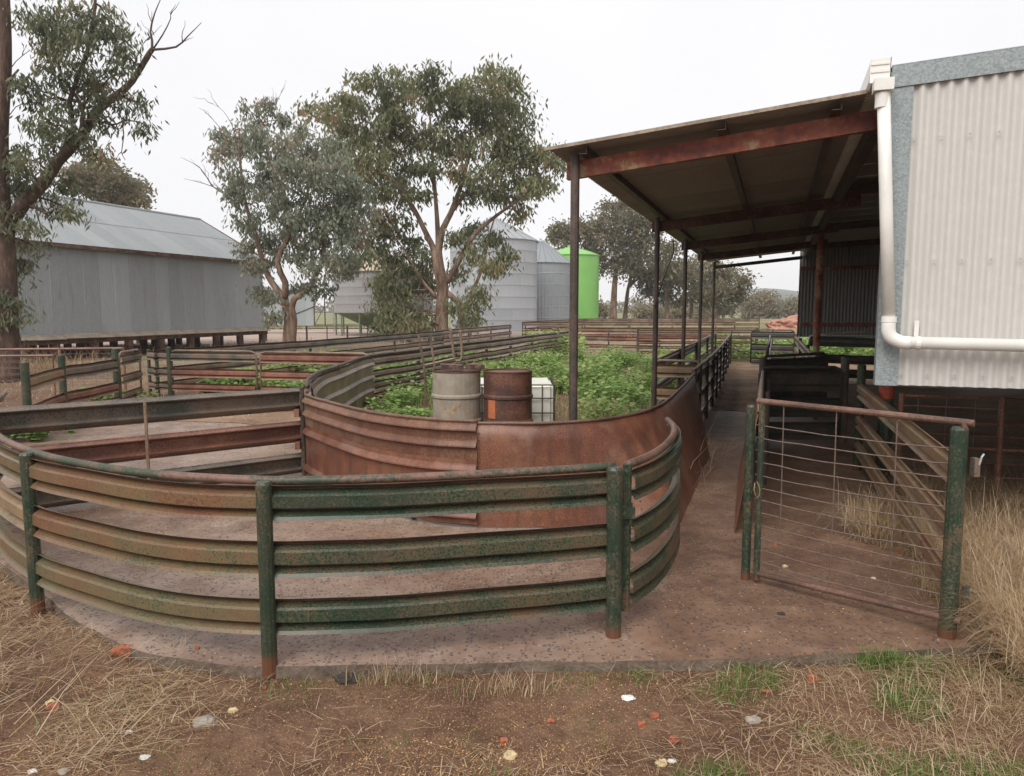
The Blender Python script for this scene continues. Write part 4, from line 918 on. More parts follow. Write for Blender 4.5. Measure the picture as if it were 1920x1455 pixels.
# open machinery shed in the distance
os_ = thing('open_shed', 'distant grey open fronted shed between the trees and the hopper silo', 'shed', (sc(560, 72), 72, 0))
ox0, ox1, ox2 = sc(498, 72), sc(590, 72), sc(632, 72)
for i in range(6):
    V, Fa = corr(8, 1.0, (ox1 - ox0) / 48, .012, 4); part('wall_sheet', ([(ox0 + i * (ox1 - ox0) / 6 + x, 72 + y, .05 + zz * 3.5) for x, y, zz in V], Fa), M_IRON_GREY, os_, smooth=True)
part('roof', ([(ox0 - .3, 71.6, 3.6), (ox2 + .2, 71.6, 3.6), (ox2 + .2, 79, 4.2), (ox0 - .3, 79, 4.2), (ox0 - .3, 71.6, 3.7), (ox2 + .2, 71.6, 3.7), (ox2 + .2, 79, 4.3), (ox0 - .3, 79, 4.3)], box((0, 0, 0), (1, 1, 1))[1]), M_IRON_GREY, os_)
for x in (ox1 + .05, (ox1 + ox2) / 2, ox2): part('post', tube([(x, 72, 0), (x, 72, 3.6)], .06, 6), M_DPOST, os_)
part('brace', tube([(ox1 + .1, 72, .2), ((ox1 + ox2) / 2, 72, 2.0)], .035, 5), M_DPOST, os_)
part('brace', tube([(ox0 + .4, 71.95, .2), (ox1, 71.95, 1.9)], .035, 5), M_DPOST, os_)
# thin pipe fence by the track
tf = thing('pipe_fence', 'low thin pipe fence along the dirt track behind the nearer gum', 'fence', (sc(500, 39), 39, 0))
xs = [sc(500 + i * 38, 39) for i in range(9)]
for i, x in enumerate(xs): part('post', tube([(x, 39, -.02), (x, 39, .80)], .028 if i % 2 else .05, 6), M_DPOST, tf)
for z in (.78, .42): part('rail', tube([(xs[0], 39, z), (xs[-1], 39, z)], .02, 5), M_DPOST, tf)
# rubble heap on the right
def lump(c, r, seed, flat=.6, sub=2, square=0.0):
    bm = bmesh.new(); bmesh.ops.create_icosphere(bm, subdivisions=sub, radius=1.0)
    for v in bm.verts:
        if square: v.co /= max(abs(v.co.x), abs(v.co.y), abs(v.co.z)) ** square; v.co *= .82
        k_ = 1 + .35 * mnoise.noise(v.co * 1.6 + Vector((seed, 0, 0))) + .12 * mnoise.noise(v.co * 5 + Vector((0, seed, 0)))
        v.co = Vector((v.co.x * k_ * r[0], v.co.y * k_ * r[1], v.co.z * k_ * r[2]))
    V = [tuple(v.co + Vector(c)) for v in bm.verts]; Fa = [tuple(v.index for v in f.verts) for f in bm.faces]; bm.free()
    return V, Fa
hp = A(1478, 602, 62)
o = part('rubble_heap', lump((hp.x + .6, 62, .1), (2.4, 2.0, 1.0), 3, sub=5), M_RUBBLE, None, base=(hp.x, 62, 0)); tag(o, 'heap of reddish rubble in the paddock left of the shed end wall', 'rubble')

# ================================================================== TREES
def leaf_mesh(name, P, D_, Wd, tint, mat, parent, base):
    n = len(P); V = np.empty((n, 4, 3)); V[:, 0] = P; V[:, 1] = P + D_ * .45 + Wd; V[:, 2] = P + D_; V[:, 3] = P + D_ * .45 - Wd
    V -= np.array(base)
    me = bpy.data.meshes.new(name); me.vertices.add(n * 4); me.vertices.foreach_set('co', V.reshape(-1))
    me.loops.add(n * 4); me.loops.foreach_set('vertex_index', np.arange(n * 4, dtype=np.int32))
    me.polygons.add(n); me.polygons.foreach_set('loop_start', np.arange(0, n * 4, 4, dtype=np.int32)); me.polygons.foreach_set('loop_total', np.full(n, 4, dtype=np.int32))
    at = me.attributes.new('tint', 'FLOAT', 'POINT'); at.data.foreach_set('value', np.repeat(np.clip(tint, 0, 1), 4).astype(np.float32))
    me.materials.append(mat); me.update(calc_edges=True)
    return link(name, me, parent)
def rand_unit(n):
    v = rng.normal(size=(n, 3)); return v / np.linalg.norm(v, axis=1)[:, None]
def leaves_at(centres, spread, per, size, asp, droop, tints):
    """leaf sprays round each centre"""
    m = len(centres); Pn = np.repeat(centres, per, axis=0) + rng.normal(size=(m * per, 3)) * np.repeat(spread, per)[:, None] * np.array([1, 1, .75])
    n = len(Pn); d = rand_unit(n); d[:, 2] -= droop; d /= np.linalg.norm(d, axis=1)[:, None]
    ln = size * rng.uniform(.6, 1.3, n); w = np.cross(d, rand_unit(n)); w /= np.linalg.norm(w, axis=1)[:, None]
    tint = np.repeat(tints, per) + rng.normal(size=n) * .16
    return Pn, d * ln[:, None], w * (ln * asp)[:, None], tint
def bend(a, b, sag, seed, n=7):
    a, b = Vector(a), Vector(b); L = (b - a).length; out = []
    for i in range(n + 1):
        f = i / n; p = a.lerp(b, f); w = math.sin(math.pi * f)
        p += Vector((mnoise.noise(Vector((seed, f * 3, 0))), mnoise.noise(Vector((seed, f * 3, 5))), mnoise.noise(Vector((seed, f * 3, 9))) + sag)) * (L * .14 * w)
        out.append(p)
    return out
def tree(name, label, limbs, blobs, Y, depth, leaf, mat, bark, per=26, clump=10, cs=.30, group=None, dead=(), twigbark=None, seed=1, base=None, droop=1.3, tone=.5):
    """limbs: ([(px,py,dy)...], r0, r1); blobs: (px,py,radius px)"""
    random.seed(seed)
    lw = []
    for pts, r0, r1 in limbs:
        p3 = smooth_path([A(p[0], p[1], Y + (p[2] if len(p) > 2 else 0)) for p in pts], .35); lw.append((p3, r0, r1))
    b0 = lw[0][0][0]; b0 = Vector((b0.x, b0.y, 0))
    root = thing(name, label, 'tree', (b0.x, b0.y, 0), group)
    n0 = len(lw[0][0])
    def rad(p3, r0, r1): return [r0 + (r1 - r0) * (i / (len(p3) - 1)) ** .8 for i in range(len(p3))]
    p3, r0, r1 = lw[0]; rr = rad(p3, r0, r1); p3 = [Vector((p3[0].x, p3[0].y, -.1))] + p3; rr = [r0 * 1.25] + rr
    tr = part('trunk', tube(p3, rr, 12), bark, root, smooth=True)
    segs = [(q, r0_) for q, r0_ in zip(p3, rr)]
    LB = []
    for p3, r0, r1 in lw[1:]:
        rr = rad(p3, r0, r1); LB.append(tube(p3, rr, 9)); segs += list(zip(p3, rr))
    centres, tints, spr = [], [], []; TW = []
    ppm = FPX / Y
    for bi, (bx, by, br) in enumerate(blobs):
        dy = random.uniform(-1, 1) * depth; c = A(bx, by, Y + dy); rad_ = br / ppm
        # a branch from the nearest limb
        cand = min(segs, key=lambda s: (s[0] - c).length + (2.0 if s[0].z > c.z + .3 else 0) )
        br_ = bend(cand[0], c, .15, seed * 3.1 + bi); r_a = min(cand[1] * .6, .025 + .014 * (c - cand[0]).length)
        TW.append(tube(br_, [r_a + (.012 - r_a) * i / (len(br_) - 1) for i in range(len(br_))], 6))
        bt = tone + random.uniform(-.2, .2) + (.26 if random.random() < .07 else 0)
        nclump = max(3, int(clump * (br / 50) ** 1.6))
        for q in range(nclump):
            v = Vector(rand_unit(1)[0]) * rad_ * random.uniform(.25, 1.0) ** .6; v.z *= .85; v.y *= 1.2
            cc = c + v; centres.append(tuple(cc)); tints.append(bt + random.uniform(-.14, .14) + .0); spr.append(cs * random.uniform(.7, 1.35))
            if q % 2 == 0: tw = bend(c, cc, .1, bi * 7 + q, 4); TW.append(tube(tw, [.014, .011, .009, .007, .005], 4, caps=False))
    for lb_ in LB: part('limb', lb_, bark, root, smooth=True)
    if TW: part('twigs', join(*TW), twigbark or bark, root, smooth=True)['kind'] = 'stuff'
    if dead:
        DV = []
        for pts, r0 in dead:
            p3 = smooth_path([A(p[0], p[1], Y + (p[2] if len(p) > 2 else 0)) for p in pts], .2)
            db = part('dead_branch', tube(p3, [r0 + (.006 - r0) * (i / (len(p3) - 1)) for i in range(len(p3))], 6), M_TWIG, root, smooth=True); DV = []
            for q in range(len(p3) // 3):
                i = random.randrange(len(p3) // 4, len(p3)); v = (p3[i] - p3[max(0, i - 3)]).normalized() + Vector((random.uniform(-.9, .9), random.uniform(-.9, .9), random.uniform(-.2, .9)))
                DV.append(tube(bend(p3[i], p3[i] + v.normalized() * random.uniform(.3, 1.0) * Y / 28, .1, q * 1.3, 4), [.012, .009, .007, .005, .004], 4, caps=False))
            if DV: part('dead_twigs', join(*DV), M_TWIG, db, smooth=True)['kind'] = 'stuff'

    Pn, d, w, ti = leaves_at(np.array(centres), np.array(spr), per, leaf[0], leaf[1], droop, np.array(tints))
    leaf_mesh('crown', Pn, d, w, ti, mat, root, (b0.x, b0.y, 0))
    return root
# big left gum
tree('gum_tree', 'tall dark gum with leaning limb and bare top branches at the left edge',
     [([(14, 700), (14, 620), (12, 520), (8, 440), (2, 380), (0, 250), (8, 120), (6, 0), (0, -80)], .25, .12),
      ([(10, 440), (40, 385), (80, 345), (110, 300), (150, 260), (185, 205, .6), (220, 178, .8), (248, 152, 1), (280, 100, 1), (287, 92, 1)], .17, .05),
      ([(110, 300), (138, 240), (130, 190), (160, 110), (175, 40), (180, -30)], .07, .03),
      ([(150, 255), (155, 200), (120, 150), (100, 90), (80, 30)], .05, .02), ([(0, 170), (18, 150), (35, 130)], .05, .02)],
     [(95, 40, 46), (165, 30, 50), (215, 45, 40), (60, 40, 26), (235, 75, 24), (110, 110, 44), (165, 100, 44), (85, 185, 44), (140, 165, 50), (195, 155, 42), (225, 140, 26), (262, 192, 20), (100, 235, 42), (55, 165, 26), (150, 225, 34), (200, 200, 28),
      (60, 300, 34), (95, 270, 40), (30, 335, 36), (65, 365, 40), (115, 385, 26), (20, 400, 36), (60, 430, 26), (130, 345, 30), (180, 265, 26), (195, 292, 18), (140, 400, 18), (205, 230, 18), (275, 235, 12), (30, 280, 22), (12, 300, 30), (15, 560, 26), (-5, 590, 26), (35, 585, 22), (30, 520, 24), (48, 490, 18), (-10, 450, 30), (60, 460, 20), (5, 640, 18), (245, 110, 16), (170, 60, 40), (125, 60, 40)],
     17, 1.0, (.17, .13), M_LEAF_C, M_BARKD, per=50, clump=11, cs=.135, seed=3, tone=.45,
     dead=[([(250, 150, 1), (285, 95, 1), (282, 60, 1), (290, 25, 1), (305, -10, 1)], .05), ([(287, 93, 1), (330, 88, 1), (352, 68, 1), (378, 42, 1)], .03), ([(245, 150, 1), (255, 110, 1), (270, 80, 1)], .02), ([(287, 92, 1), (305, 65, 1), (320, 35, 1), (318, 22, 1)], .02), ([(228, 220), (232, 255), (228, 285), (235, 300)], .014), ([(5, 150), (30, 115), (55, 95)], .012), ([(5, 235), (30, 200), (50, 195)], .012)])
# middle left gum
tree('gum_tree', 'grey green gum with thin dead twigs beside the grey shed end',
     [([(542, 668), (543, 630), (545, 600), (540, 575)], .27, .24), ([(541, 585), (528, 555), (510, 530), (495, 500), (480, 440), (460, 380), (450, 300), (448, 240)], .15, .03),
      ([(545, 585), (552, 560), (575, 545), (600, 500), (610, 440), (630, 380), (640, 340)], .14, .03), ([(533, 560), (535, 530), (520, 490), (545, 430), (530, 360), (505, 300), (490, 230)], .14, .03),
      ([(545, 430), (570, 380), (590, 310), (600, 250)], .07, .02), ([(545, 580), (525, 570), (510, 550)], .05, .015)],
     [(478, 215, 26), (500, 195, 18), (430, 265, 26), (420, 250, 16), (405, 285, 16), (460, 270, 30), (500, 265, 36), (545, 270, 32), (580, 300, 42), (625, 320, 38), (655, 350, 34), (610, 360, 44), (560, 340, 44), (520, 320, 42), (475, 325, 36), (440, 330, 26),
      (450, 370, 26), (500, 380, 42), (550, 400, 44), (600, 410, 46), (645, 400, 42), (675, 390, 30), (670, 430, 32), (630, 450, 40), (585, 455, 38), (535, 450, 40), (490, 435, 32), (465, 415, 22), (510, 490, 26), (475, 470, 24), (470, 500, 16), (560, 495, 24), (610, 495, 34), (645, 490, 32), (595, 530, 24), (575, 540, 16), (500, 560, 16), (515, 590, 12), (485, 545, 12), (560, 240, 18), (530, 220, 12), (620, 280, 26)],
     28, 1.5, (.20, .19), M_LEAF_B, M_BARK, per=74, clump=15, cs=.20, seed=5, tone=.5,
     dead=[([(455, 400), (430, 370), (400, 350), (375, 315), (340, 295)], .035), ([(460, 385), (420, 360), (385, 345), (345, 335)], .025), ([(452, 330), (440, 250), (420, 210), (400, 195)], .02), ([(500, 260), (520, 190), (533, 165)], .015), ([(430, 260), (400, 225), (380, 205)], .015)])
# big centre gum
tree('gum_tree', 'largest spreading gum with bare forked limbs in front of the silos',
     [([(828, 622), (828, 590), (830, 540), (822, 500), (818, 470)], .36, .30),
      ([(820, 480), (830, 430), (845, 400), (870, 330), (880, 270), (885, 200)], .22, .04), ([(820, 480), (800, 440), (775, 390), (740, 340), (700, 300), (670, 250)], .18, .04),
      ([(822, 475), (820, 420), (815, 350), (810, 280), (805, 200)], .16, .04), ([(838, 530), (860, 490), (890, 440), (930, 405), (985, 365), (1020, 320)], .17, .04), ([(845, 400), (890, 340), (930, 290), (960, 240)], .12, .03),
      ([(835, 545), (868, 580), (862, 612), (866, 624)], .15, .18), ([(868, 585), (880, 560), (905, 500), (915, 450), (930, 400)], .13, .03), ([(822, 560), (795, 530), (770, 490), (745, 450)], .10, .03), ([(815, 350), (790, 290), (760, 230), (730, 180)], .09, .02), ([(870, 330), (860, 260), (850, 190)], .09, .02)],
     [(bx, by + (13 if by < 300 else 3), br * .92) for bx, by, br in [(690, 140, 26), (725, 150, 34), (770, 145, 36), (815, 145, 34), (855, 150, 34), (905, 140, 36), (945, 145, 30), (960, 185, 34), (975, 225, 34), (925, 190, 44), (875, 195, 46), (820, 195, 44), (765, 195, 46), (715, 195, 40), (665, 190, 24), (645, 165, 16), (605, 185, 22), (580, 195, 16), (625, 215, 28), (655, 240, 34),
      (700, 250, 44), (755, 250, 44), (805, 250, 40), (860, 255, 44), (910, 250, 48), (960, 270, 40), (1000, 280, 28), (1035, 275, 24), (1050, 300, 14), (1010, 320, 28), (965, 320, 36), (915, 315, 40), (865, 315, 28), (800, 315, 32), (740, 310, 42), (690, 300, 40), (650, 290, 34), (620, 260, 26), (700, 345, 38), (745, 360, 36), (790, 360, 20), (960, 365, 30), (1000, 350, 24), (1020, 345, 18), (920, 365, 28), (880, 370, 20), (980, 395, 16), (890, 420, 22), (920, 440, 24), (940, 470, 18),
      (850, 440, 16), (880, 470, 24), (905, 500, 22), (855, 500, 18), (930, 495, 16), (700, 400, 36), (740, 420, 34), (770, 450, 28), (700, 445, 28), (735, 470, 36), (770, 500, 34), (725, 520, 36), (760, 545, 38), (715, 560, 26), (775, 580, 34), (740, 590, 34), (770, 610, 28), (800, 540, 24), (795, 480, 18), (800, 600, 20), (720, 600, 16), (885, 570, 18), (860, 560, 14), (880, 600, 14), (660, 380, 26), (685, 480, 22), (905, 545, 14)]],
     40, 2.6, (.33, .16), M_LEAF_A, M_BARK, per=80, clump=15, cs=.31, seed=8, tone=.5)
# tree behind the grey shed
tree('gum_tree', 'rounded olive tree crown showing behind the grey shed roof',
     [([(190, 600), (195, 500), (200, 400), (205, 370)], .4, .2), ([(200, 420), (170, 370), (160, 340)], .15, .05), ([(203, 400), (235, 360), (245, 345)], .15, .05)],
     [(165, 325, 22), (195, 325, 26), (225, 340, 26), (245, 360, 24), (258, 375, 16), (150, 340, 18), (215, 370, 22), (180, 360, 14), (240, 385, 20), (140, 330, 16), (195, 390, 18)], 62, 2.5, (.42, .2), M_LEAF_F, M_BARK, per=90, clump=34, cs=.45, seed=11, droop=.3)
# trees beyond the silos
FARL = [('tall far gum nearest the green silo with pale trunk', [(1150, 590), (1152, 540), (1158, 480), (1165, 420)], [(1130, 420, 34), (1160, 395, 30), (1195, 410, 34), (1100, 440, 26), (1075, 430, 22), (1050, 435, 22), (1120, 470, 26), (1170, 450, 30), (1210, 450, 28), (1190, 490, 24), (1140, 500, 20), (1065, 460, 20), (1040, 455, 14), (1215, 420, 18)], 84),
        ('slim far gum behind the second verandah post', [(1172, 592), (1178, 540), (1190, 500)], [(1190, 500, 18), (1215, 480, 18), (1205, 520, 16), (1175, 480, 18), (1225, 510, 18)], 88),
        ('bushy far gum between the second and third verandah posts', [(1250, 592), (1250, 550), (1248, 510)], [(1240, 475, 20), (1255, 500, 24), (1230, 520, 22), (1268, 530, 20), (1245, 550, 18), (1262, 470, 14), (1220, 545, 16), (1275, 560, 14)], 86),
        ('bushy far gum between the third and fourth verandah posts', [(1296, 592), (1298, 550), (1300, 510)], [(1298, 495, 20), (1290, 520, 22), (1310, 530, 22), (1295, 555, 18), (1318, 505, 16), (1316, 560, 14)], 90),
        ('wide dark far gum right of the fourth verandah post', [(1345, 594), (1346, 560), (1350, 520)], [(1340, 515, 24), (1365, 525, 22), (1385, 540, 18), (1350, 550, 22), (1330, 545, 20), (1375, 560, 16), (1325, 570, 14), (1395, 525, 10), (1360, 575, 14)], 82)]
for i, (lb, tr, bl, Y) in enumerate(FARL):
    lim = [(tr, .42 if i == 0 else .28, .14)]
    for bx, by, br in bl[1:4]: lim.append(([tr[-2], ((tr[-1][0] + bx) / 2, (tr[-1][1] + by) / 2 + 12), (bx, by)], .15, .05))
    tree('gum_tree', lb, lim, bl, Y, 2.8, (.5, .2), M_LEAF_F, M_BARK, per=84, clump=30, cs=.55, seed=20 + i, droop=.6, tone=.4, group='tall trees beyond the yards')
random.seed(33)
shr = [(1105, 578, 14), (1128, 585, 10), (1200, 582, 14), (1225, 585, 10), (1275, 585, 12), (1400, 572, 16), (1425, 575, 16), (1450, 566, 18), (1474, 573, 16), (1490, 570, 16), (1412, 560, 10), (1440, 552, 12), (1320, 588, 10)]
for i, (bx, by, br) in enumerate(shr):
    Y = 105 if i < 5 or i > 11 else 130; q = [(bx + random.uniform(-14, 14), by + random.uniform(-5, 12), br * .8) for _ in range(4)] + [(bx, by, br), (bx - 8, 588, 9), (bx + 8, 588, 9)]
    where = ['at the foot of the green silo', 'just right of the green silo', 'left of the slim far gum', 'under the slim far gum', 'under the bushy far gums', 'right of the wide dark gum', 'second right of the wide dark gum', 'under the small pale tree', 'left of the rubble heap', 'closest to the corrugated end wall', 'tallest tip right of the wide dark gum', 'with thin feathery top near the hill', 'below the fourth verandah post'][i]
    tree('scrub_bush', 'hazy brown scrub bush ' + where, [([(bx, 594), (bx + 1, by + br * .5)], .12, .05)], q, Y, 1.5, (.5, .22), M_LEAF_F, M_BARK, per=40, clump=26, cs=.5, seed=50 + i, droop=.1, tone=.7, group='scrub along the paddock')
# hazy tree line far across the paddock
Pc = np.column_stack([rng.uniform(-260, 330, 2600), rng.uniform(330, 370, 2600), rng.uniform(0, 1, 2600) ** 1.5 * 6 + .4])
Pc[:, 2] *= .5 + .5 * np.abs(np.sin(Pc[:, 0] * .031) + .5 * np.sin(Pc[:, 0] * .11))
Pn, d, w, ti = leaves_at(Pc, np.full(len(Pc), 1.1), 8, 1.5, .35, .2, rng.uniform(.2, .7, len(Pc)))
o = leaf_mesh('far_treeline', Pn, d, w, ti, M_LEAF_F, None, (0, 0, 0)); tag(o, 'far off hazy belt of trees across the paddock', 'trees', kind='stuff')

# ================================================================== GROUND COVER
def blades(name, P, ln, wd, az, elev, curl, tint, mat, label, cat):
    """bent blades: 3 cross sections each"""
    n = len(P); h = np.column_stack([np.cos(az), np.sin(az), np.zeros(n)]); up = np.array([0, 0, 1.0]); sd_ = np.column_stack([-np.sin(az), np.cos(az), np.zeros(n)])
    d1 = h * np.cos(elev)[:, None] + up * np.sin(elev)[:, None]; e2 = elev - curl; d2 = h * np.cos(e2)[:, None] + up * np.sin(e2)[:, None]
    m = P + d1 * (ln * .5)[:, None]; t = m + d2 * (ln * .5)[:, None]
    V = np.empty((n, 5, 3)); V[:, 0] = P - sd_ * wd[:, None]; V[:, 1] = P + sd_ * wd[:, None]; V[:, 2] = m - sd_ * (wd * .8)[:, None]; V[:, 3] = m + sd_ * (wd * .8)[:, None]; V[:, 4] = t
    zf = .004 - .06
    V[:, :, 2] = np.maximum(V[:, :, 2], np.minimum(V[:, :1, 2], zf + 10))
    me = bpy.data.meshes.new(name); me.vertices.add(n * 5); me.vertices.foreach_set('co', V.reshape(-1))
    i0 = np.arange(n) * 5; lp = np.column_stack([i0, i0 + 1, i0 + 3, i0 + 2, i0 + 2, i0 + 3, i0 + 4]).reshape(-1).astype(np.int32)
    me.loops.add(len(lp)); me.loops.foreach_set('vertex_index', lp)
    st = np.column_stack([np.arange(n) * 7, np.arange(n) * 7 + 4]).reshape(-1).astype(np.int32); to = np.tile([4, 3], n).astype(np.int32)
    me.polygons.add(2 * n); me.polygons.foreach_set('loop_start', st); me.polygons.foreach_set('loop_total', to)
    at = me.attributes.new('tint', 'FLOAT', 'POINT'); at.data.foreach_set('value', np.repeat(np.clip(tint, 0, 1), 5).astype(np.float32))
    me.materials.append(mat); me.update(calc_edges=True)
    return tag(link(name, me), label, cat, kind='stuff')
def gz_arr(P): return np.array([ground_z(x, y) for x, y in P])
def scatter(n, x0, x1, y0, y1, dens, seed):
    r = np.random.default_rng(seed); out = []
    while len(out) < n:
        x, y = r.uniform(x0, x1), r.uniform(y0, y1)
        if inside(x, y, SLAB): continue
        if r.uniform() < dens(x, y): out.append((x, y))
    return np.array(out)
nz = lambda x, y, s, o=0: mnoise.noise(Vector((x * s, y * s, o))) * .5 + .5
# fallen straw, left thick, middle sparse, right medium
def d_straw(x, y):
    if x < -1.0: b = min(.8, (-.95 - x) * .8 + .08) if y < 6 else .6
    elif x < .6: b = .035 + (.16 if y < 2.7 else 0)
    else: b = .30 + .25 * (x - .6)
    return b * (max(0, nz(x, y, 2.2) - .25) * 1.8)
Q = scatter(24000, -4.6, 2.8, 2.2, 6.2, d_straw, 11); n = len(Q); r = np.random.default_rng(12)
P3 = np.column_stack([Q, gz_arr(Q) + r.uniform(.0, .035, n)])
blades('fallen_straw', P3, r.uniform(.025, .17, n), r.uniform(.0007, .0019, n), r.uniform(0, 6.28, n), r.uniform(-.05, .35, n), r.uniform(.0, .5, n), r.uniform(.1, 1, n), M_STRAW, 'fallen dry straw strewn over the soil outside the slab', 'straw')
# long reed like stalks on the left
Q = scatter(900, -4.2, -1.2, 2.6, 5.0, lambda x, y: .6 if x < -1.5 else .15, 13); n = len(Q); r = np.random.default_rng(14)
blades('dry_stalks', np.column_stack([Q, gz_arr(Q) + .02]), r.uniform(.15, .4, n), r.uniform(.001, .0024, n), r.uniform(-1.2, 1.6, n), r.uniform(.0, .5, n), r.uniform(.0, .3, n), r.uniform(.4, 1, n), M_STRAW, 'long pale dry stalks lying at the left of the slab', 'straw')
# standing dry grass on the right
Q = scatter(46000, .9, 5.2, 2.0, 6.2, lambda x, y: (1.0 if x > 2.28 + .1 * (y - 3.6) else max(0, .55 * (x - .9)) * (1 if y < 3.2 else .2)) * (.35 + .65 * nz(x, y, 1.7, 4)), 15); n = len(Q); r = np.random.default_rng(16)
tall = np.where(Q[:, 0] > 2.3, 1.0, .42)
blades('dry_grass', np.column_stack([Q, gz_arr(Q) - .01 + r.uniform(0, .20, n) * (tall > .9)]), r.uniform(.15, .5, n) * tall, r.uniform(.0008, .002, n), r.normal(2.4, 1.4, n), r.uniform(.1, 1.2, n), r.uniform(.2, 1.3, n), r.beta(3, 1.8, n), M_STRAW, 'matted tall dry grass at the right beside the wire gate', 'grass')
rc = np.random.default_rng(81); cl = np.column_stack([rc.uniform(2.32, 4.3, 230), rc.uniform(2.3, 5.8, 230)]); cl = np.array([c for c in cl if c[0] > 2.32 + .12 * (c[1] - 3.5)])
ix = rc.integers(0, len(cl), 26000); n = 26000; Q = cl[ix] + rc.normal(0, .055, (n, 2)); caz = rc.uniform(0, 6.28, len(cl)); ch = rc.uniform(.6, 1.25, len(cl)); ct = rc.uniform(.4, .85, len(cl))
blades('dry_grass_clumps', np.column_stack([Q, rc.uniform(-.03, .16, n)]), rc.uniform(.15, .42, n) * ch[ix], rc.uniform(.0008, .0019, n), caz[ix] + rc.normal(0, .9, n), rc.uniform(.2, 1.4, n), rc.uniform(.3, 1.7, n), ct[ix] + .12 + rc.normal(0, .15, n), M_STRAW, 'golden clumps of rank dry grass massed at the right edge', 'grass')
# short green grass among it
Q = scatter(9000, -3.2, 2.6, 2.1, 3.6, lambda x, y: (max(0, nz(x, y, 2.6, 8) - .5) * 3.0) * (.9 if x > .55 else .12), 17); n = len(Q); r = np.random.default_rng(18)
blades('green_grass', np.column_stack([Q, gz_arr(Q) - .004]), r.uniform(.02, .075, n), r.uniform(.0008, .0018, n), r.uniform(0, 6.28, n), r.uniform(.7, 1.5, n), r.uniform(0, .9, n), r.uniform(0, 1, n), M_GRASS, 'short green grass coming up along the front edge of the soil', 'grass')
# tuft at the slab edge
def tuft(label, px, py, n, ln, mat, sp=.05, seed=1):
    r = np.random.default_rng(seed); x, y = G(px, py, -.05); Q = np.column_stack([r.normal(x, sp * 2, n), r.normal(y, sp * .6, n)])
    P = np.column_stack([Q - np.array([x, y]), np.full(n, 0.0)])
    o = blades('grass_tuft', P, r.uniform(ln * .4, ln, n), r.uniform(.0009, .002, n), r.uniform(0, 6.28, n), r.uniform(.8, 1.5, n), r.uniform(.1, .9, n), r.uniform(.2, 1, n), mat, label, 'grass'); del o['kind']
    o.location = (x, y, -.055)
tuft('bright green grass tuft at the slab edge below the wire gate', 1665, 1248, 420, .13, M_GRASS, .045, 1)
tuft('small green grass tuft at the slab edge centre', 1385, 1252, 120, .06, M_GRASS, .03, 2)
tuft('dry grass tuft against the slab edge beside the dark clump', 740, 1278, 160, .15, M_STRAW, .05, 3)
tuft('wispy dry weed tuft in the bare soil centre', 950, 1300, 150, .15, M_STRAW, .05, 4)
tuft('dry spindly weed below the second green post', 345, 1235, 40, .2, M_STRAW, .02, 5)
tuft('dry grass tuft lodged in the foot of the forcing gate', 545, 860, 160, .16, M_STRAW, .06, 6)
# straw around the verandah, race floor, back yards
def d_back(x, y): return .8 * max(0, nz(x, y, .8, 2) - .2)
Q = scatter(9000, -14, 4.4, 6.2, 24, d_back, 19); n = len(Q); r = np.random.default_rng(20)
blades('yard_straw', np.column_stack([Q, np.full(n, .0)]), r.uniform(.1, .4, n), r.uniform(.002, .005, n), r.uniform(0, 6.28, n), r.uniform(0, .8, n), r.uniform(0, .8, n), r.uniform(.2, 1, n), M_STRAW, 'dry straw scattered over the back yards', 'straw')
Q = np.column_stack([np.random.default_rng(21).normal(1.35, .38, 3600), np.random.default_rng(22).normal(9.0, .9, 3600)]); n = len(Q); r = np.random.default_rng(23)
blades('dead_weed_stalks', np.column_stack([Q, np.zeros(n)]), r.uniform(.2, .65, n), r.uniform(.0015, .004, n), r.uniform(0, 6.28, n), r.uniform(.3, 1.3, n), r.uniform(0, .7, n), r.uniform(.2, .9, n), M_STRAW, 'pale dead weed stalks at the foot of the first verandah post', 'weeds')
# lush weeds
def weeds(name, label, pts, hts, per, size, seed, mat=M_WEED):
    r = np.random.default_rng(seed); m = len(pts); base = np.repeat(np.column_stack([pts, np.zeros(m)]), per, axis=0); hh = np.repeat(hts, per); n = len(base)
    f = r.uniform(.12, 1, n) ** .7; a = r.uniform(0, 6.28, n); rad_ = r.uniform(0, 1, n) ** .5 * hh * .55
    P = base + np.column_stack([np.cos(a) * rad_, np.sin(a) * rad_, f * hh]); a2 = a + r.normal(0, .7, n); ti = r.uniform(-.35, .35, n)
    d = np.column_stack([np.cos(a2) * np.cos(ti), np.sin(a2) * np.cos(ti), np.sin(ti)]); s = size * r.uniform(.5, 1.4, n)
    w = np.cross(d, np.array([0, 0, 1.0]) + r.normal(0, .35, (n, 3))); w /= np.linalg.norm(w, axis=1)[:, None]
    o = leaf_mesh(name, P, d * s[:, None], w * (s * .42)[:, None], np.repeat(r.uniform(.1, .8, m), per) + f * .15 + r.normal(0, .12, n), mat, None, (0, 0, 0))
    return tag(o, label, 'weeds', kind='stuff')
r = np.random.default_rng(31); W1 = []
def lx(y): # fence line of the far left boundary of the weedy pen
    for p, q in zip(f4p, f4p[1:]):
        if min(p.y, q.y) <= y <= max(p.y, q.y): return p.x + (q.x - p.x) * (y - p.y) / ((q.y - p.y) or 1)
    return 2.2
while len(W1) < 520:
    y = r.uniform(8.8, 24); rx = R(y / .9426, 0)[0] - 2.0; l = lx(y) + .3; x = r.uniform(l, rx + .2)
    if abs(x) < .95 and 8.2 < y < 10.8 or x < .2 and y < 12.0 and r.uniform() < .75: continue
    if x < .9 and y < 9.5: continue
    if r.uniform() < 3.0 * max(0, nz(x, y, .9, 6) - .44): W1.append((x, y))
W1 = np.array(W1); weeds('green_weeds', 'lush broad leaved green weeds filling the pen beside the verandah', W1, r.uniform(.12, .52, len(W1)), 90, .075, 32)
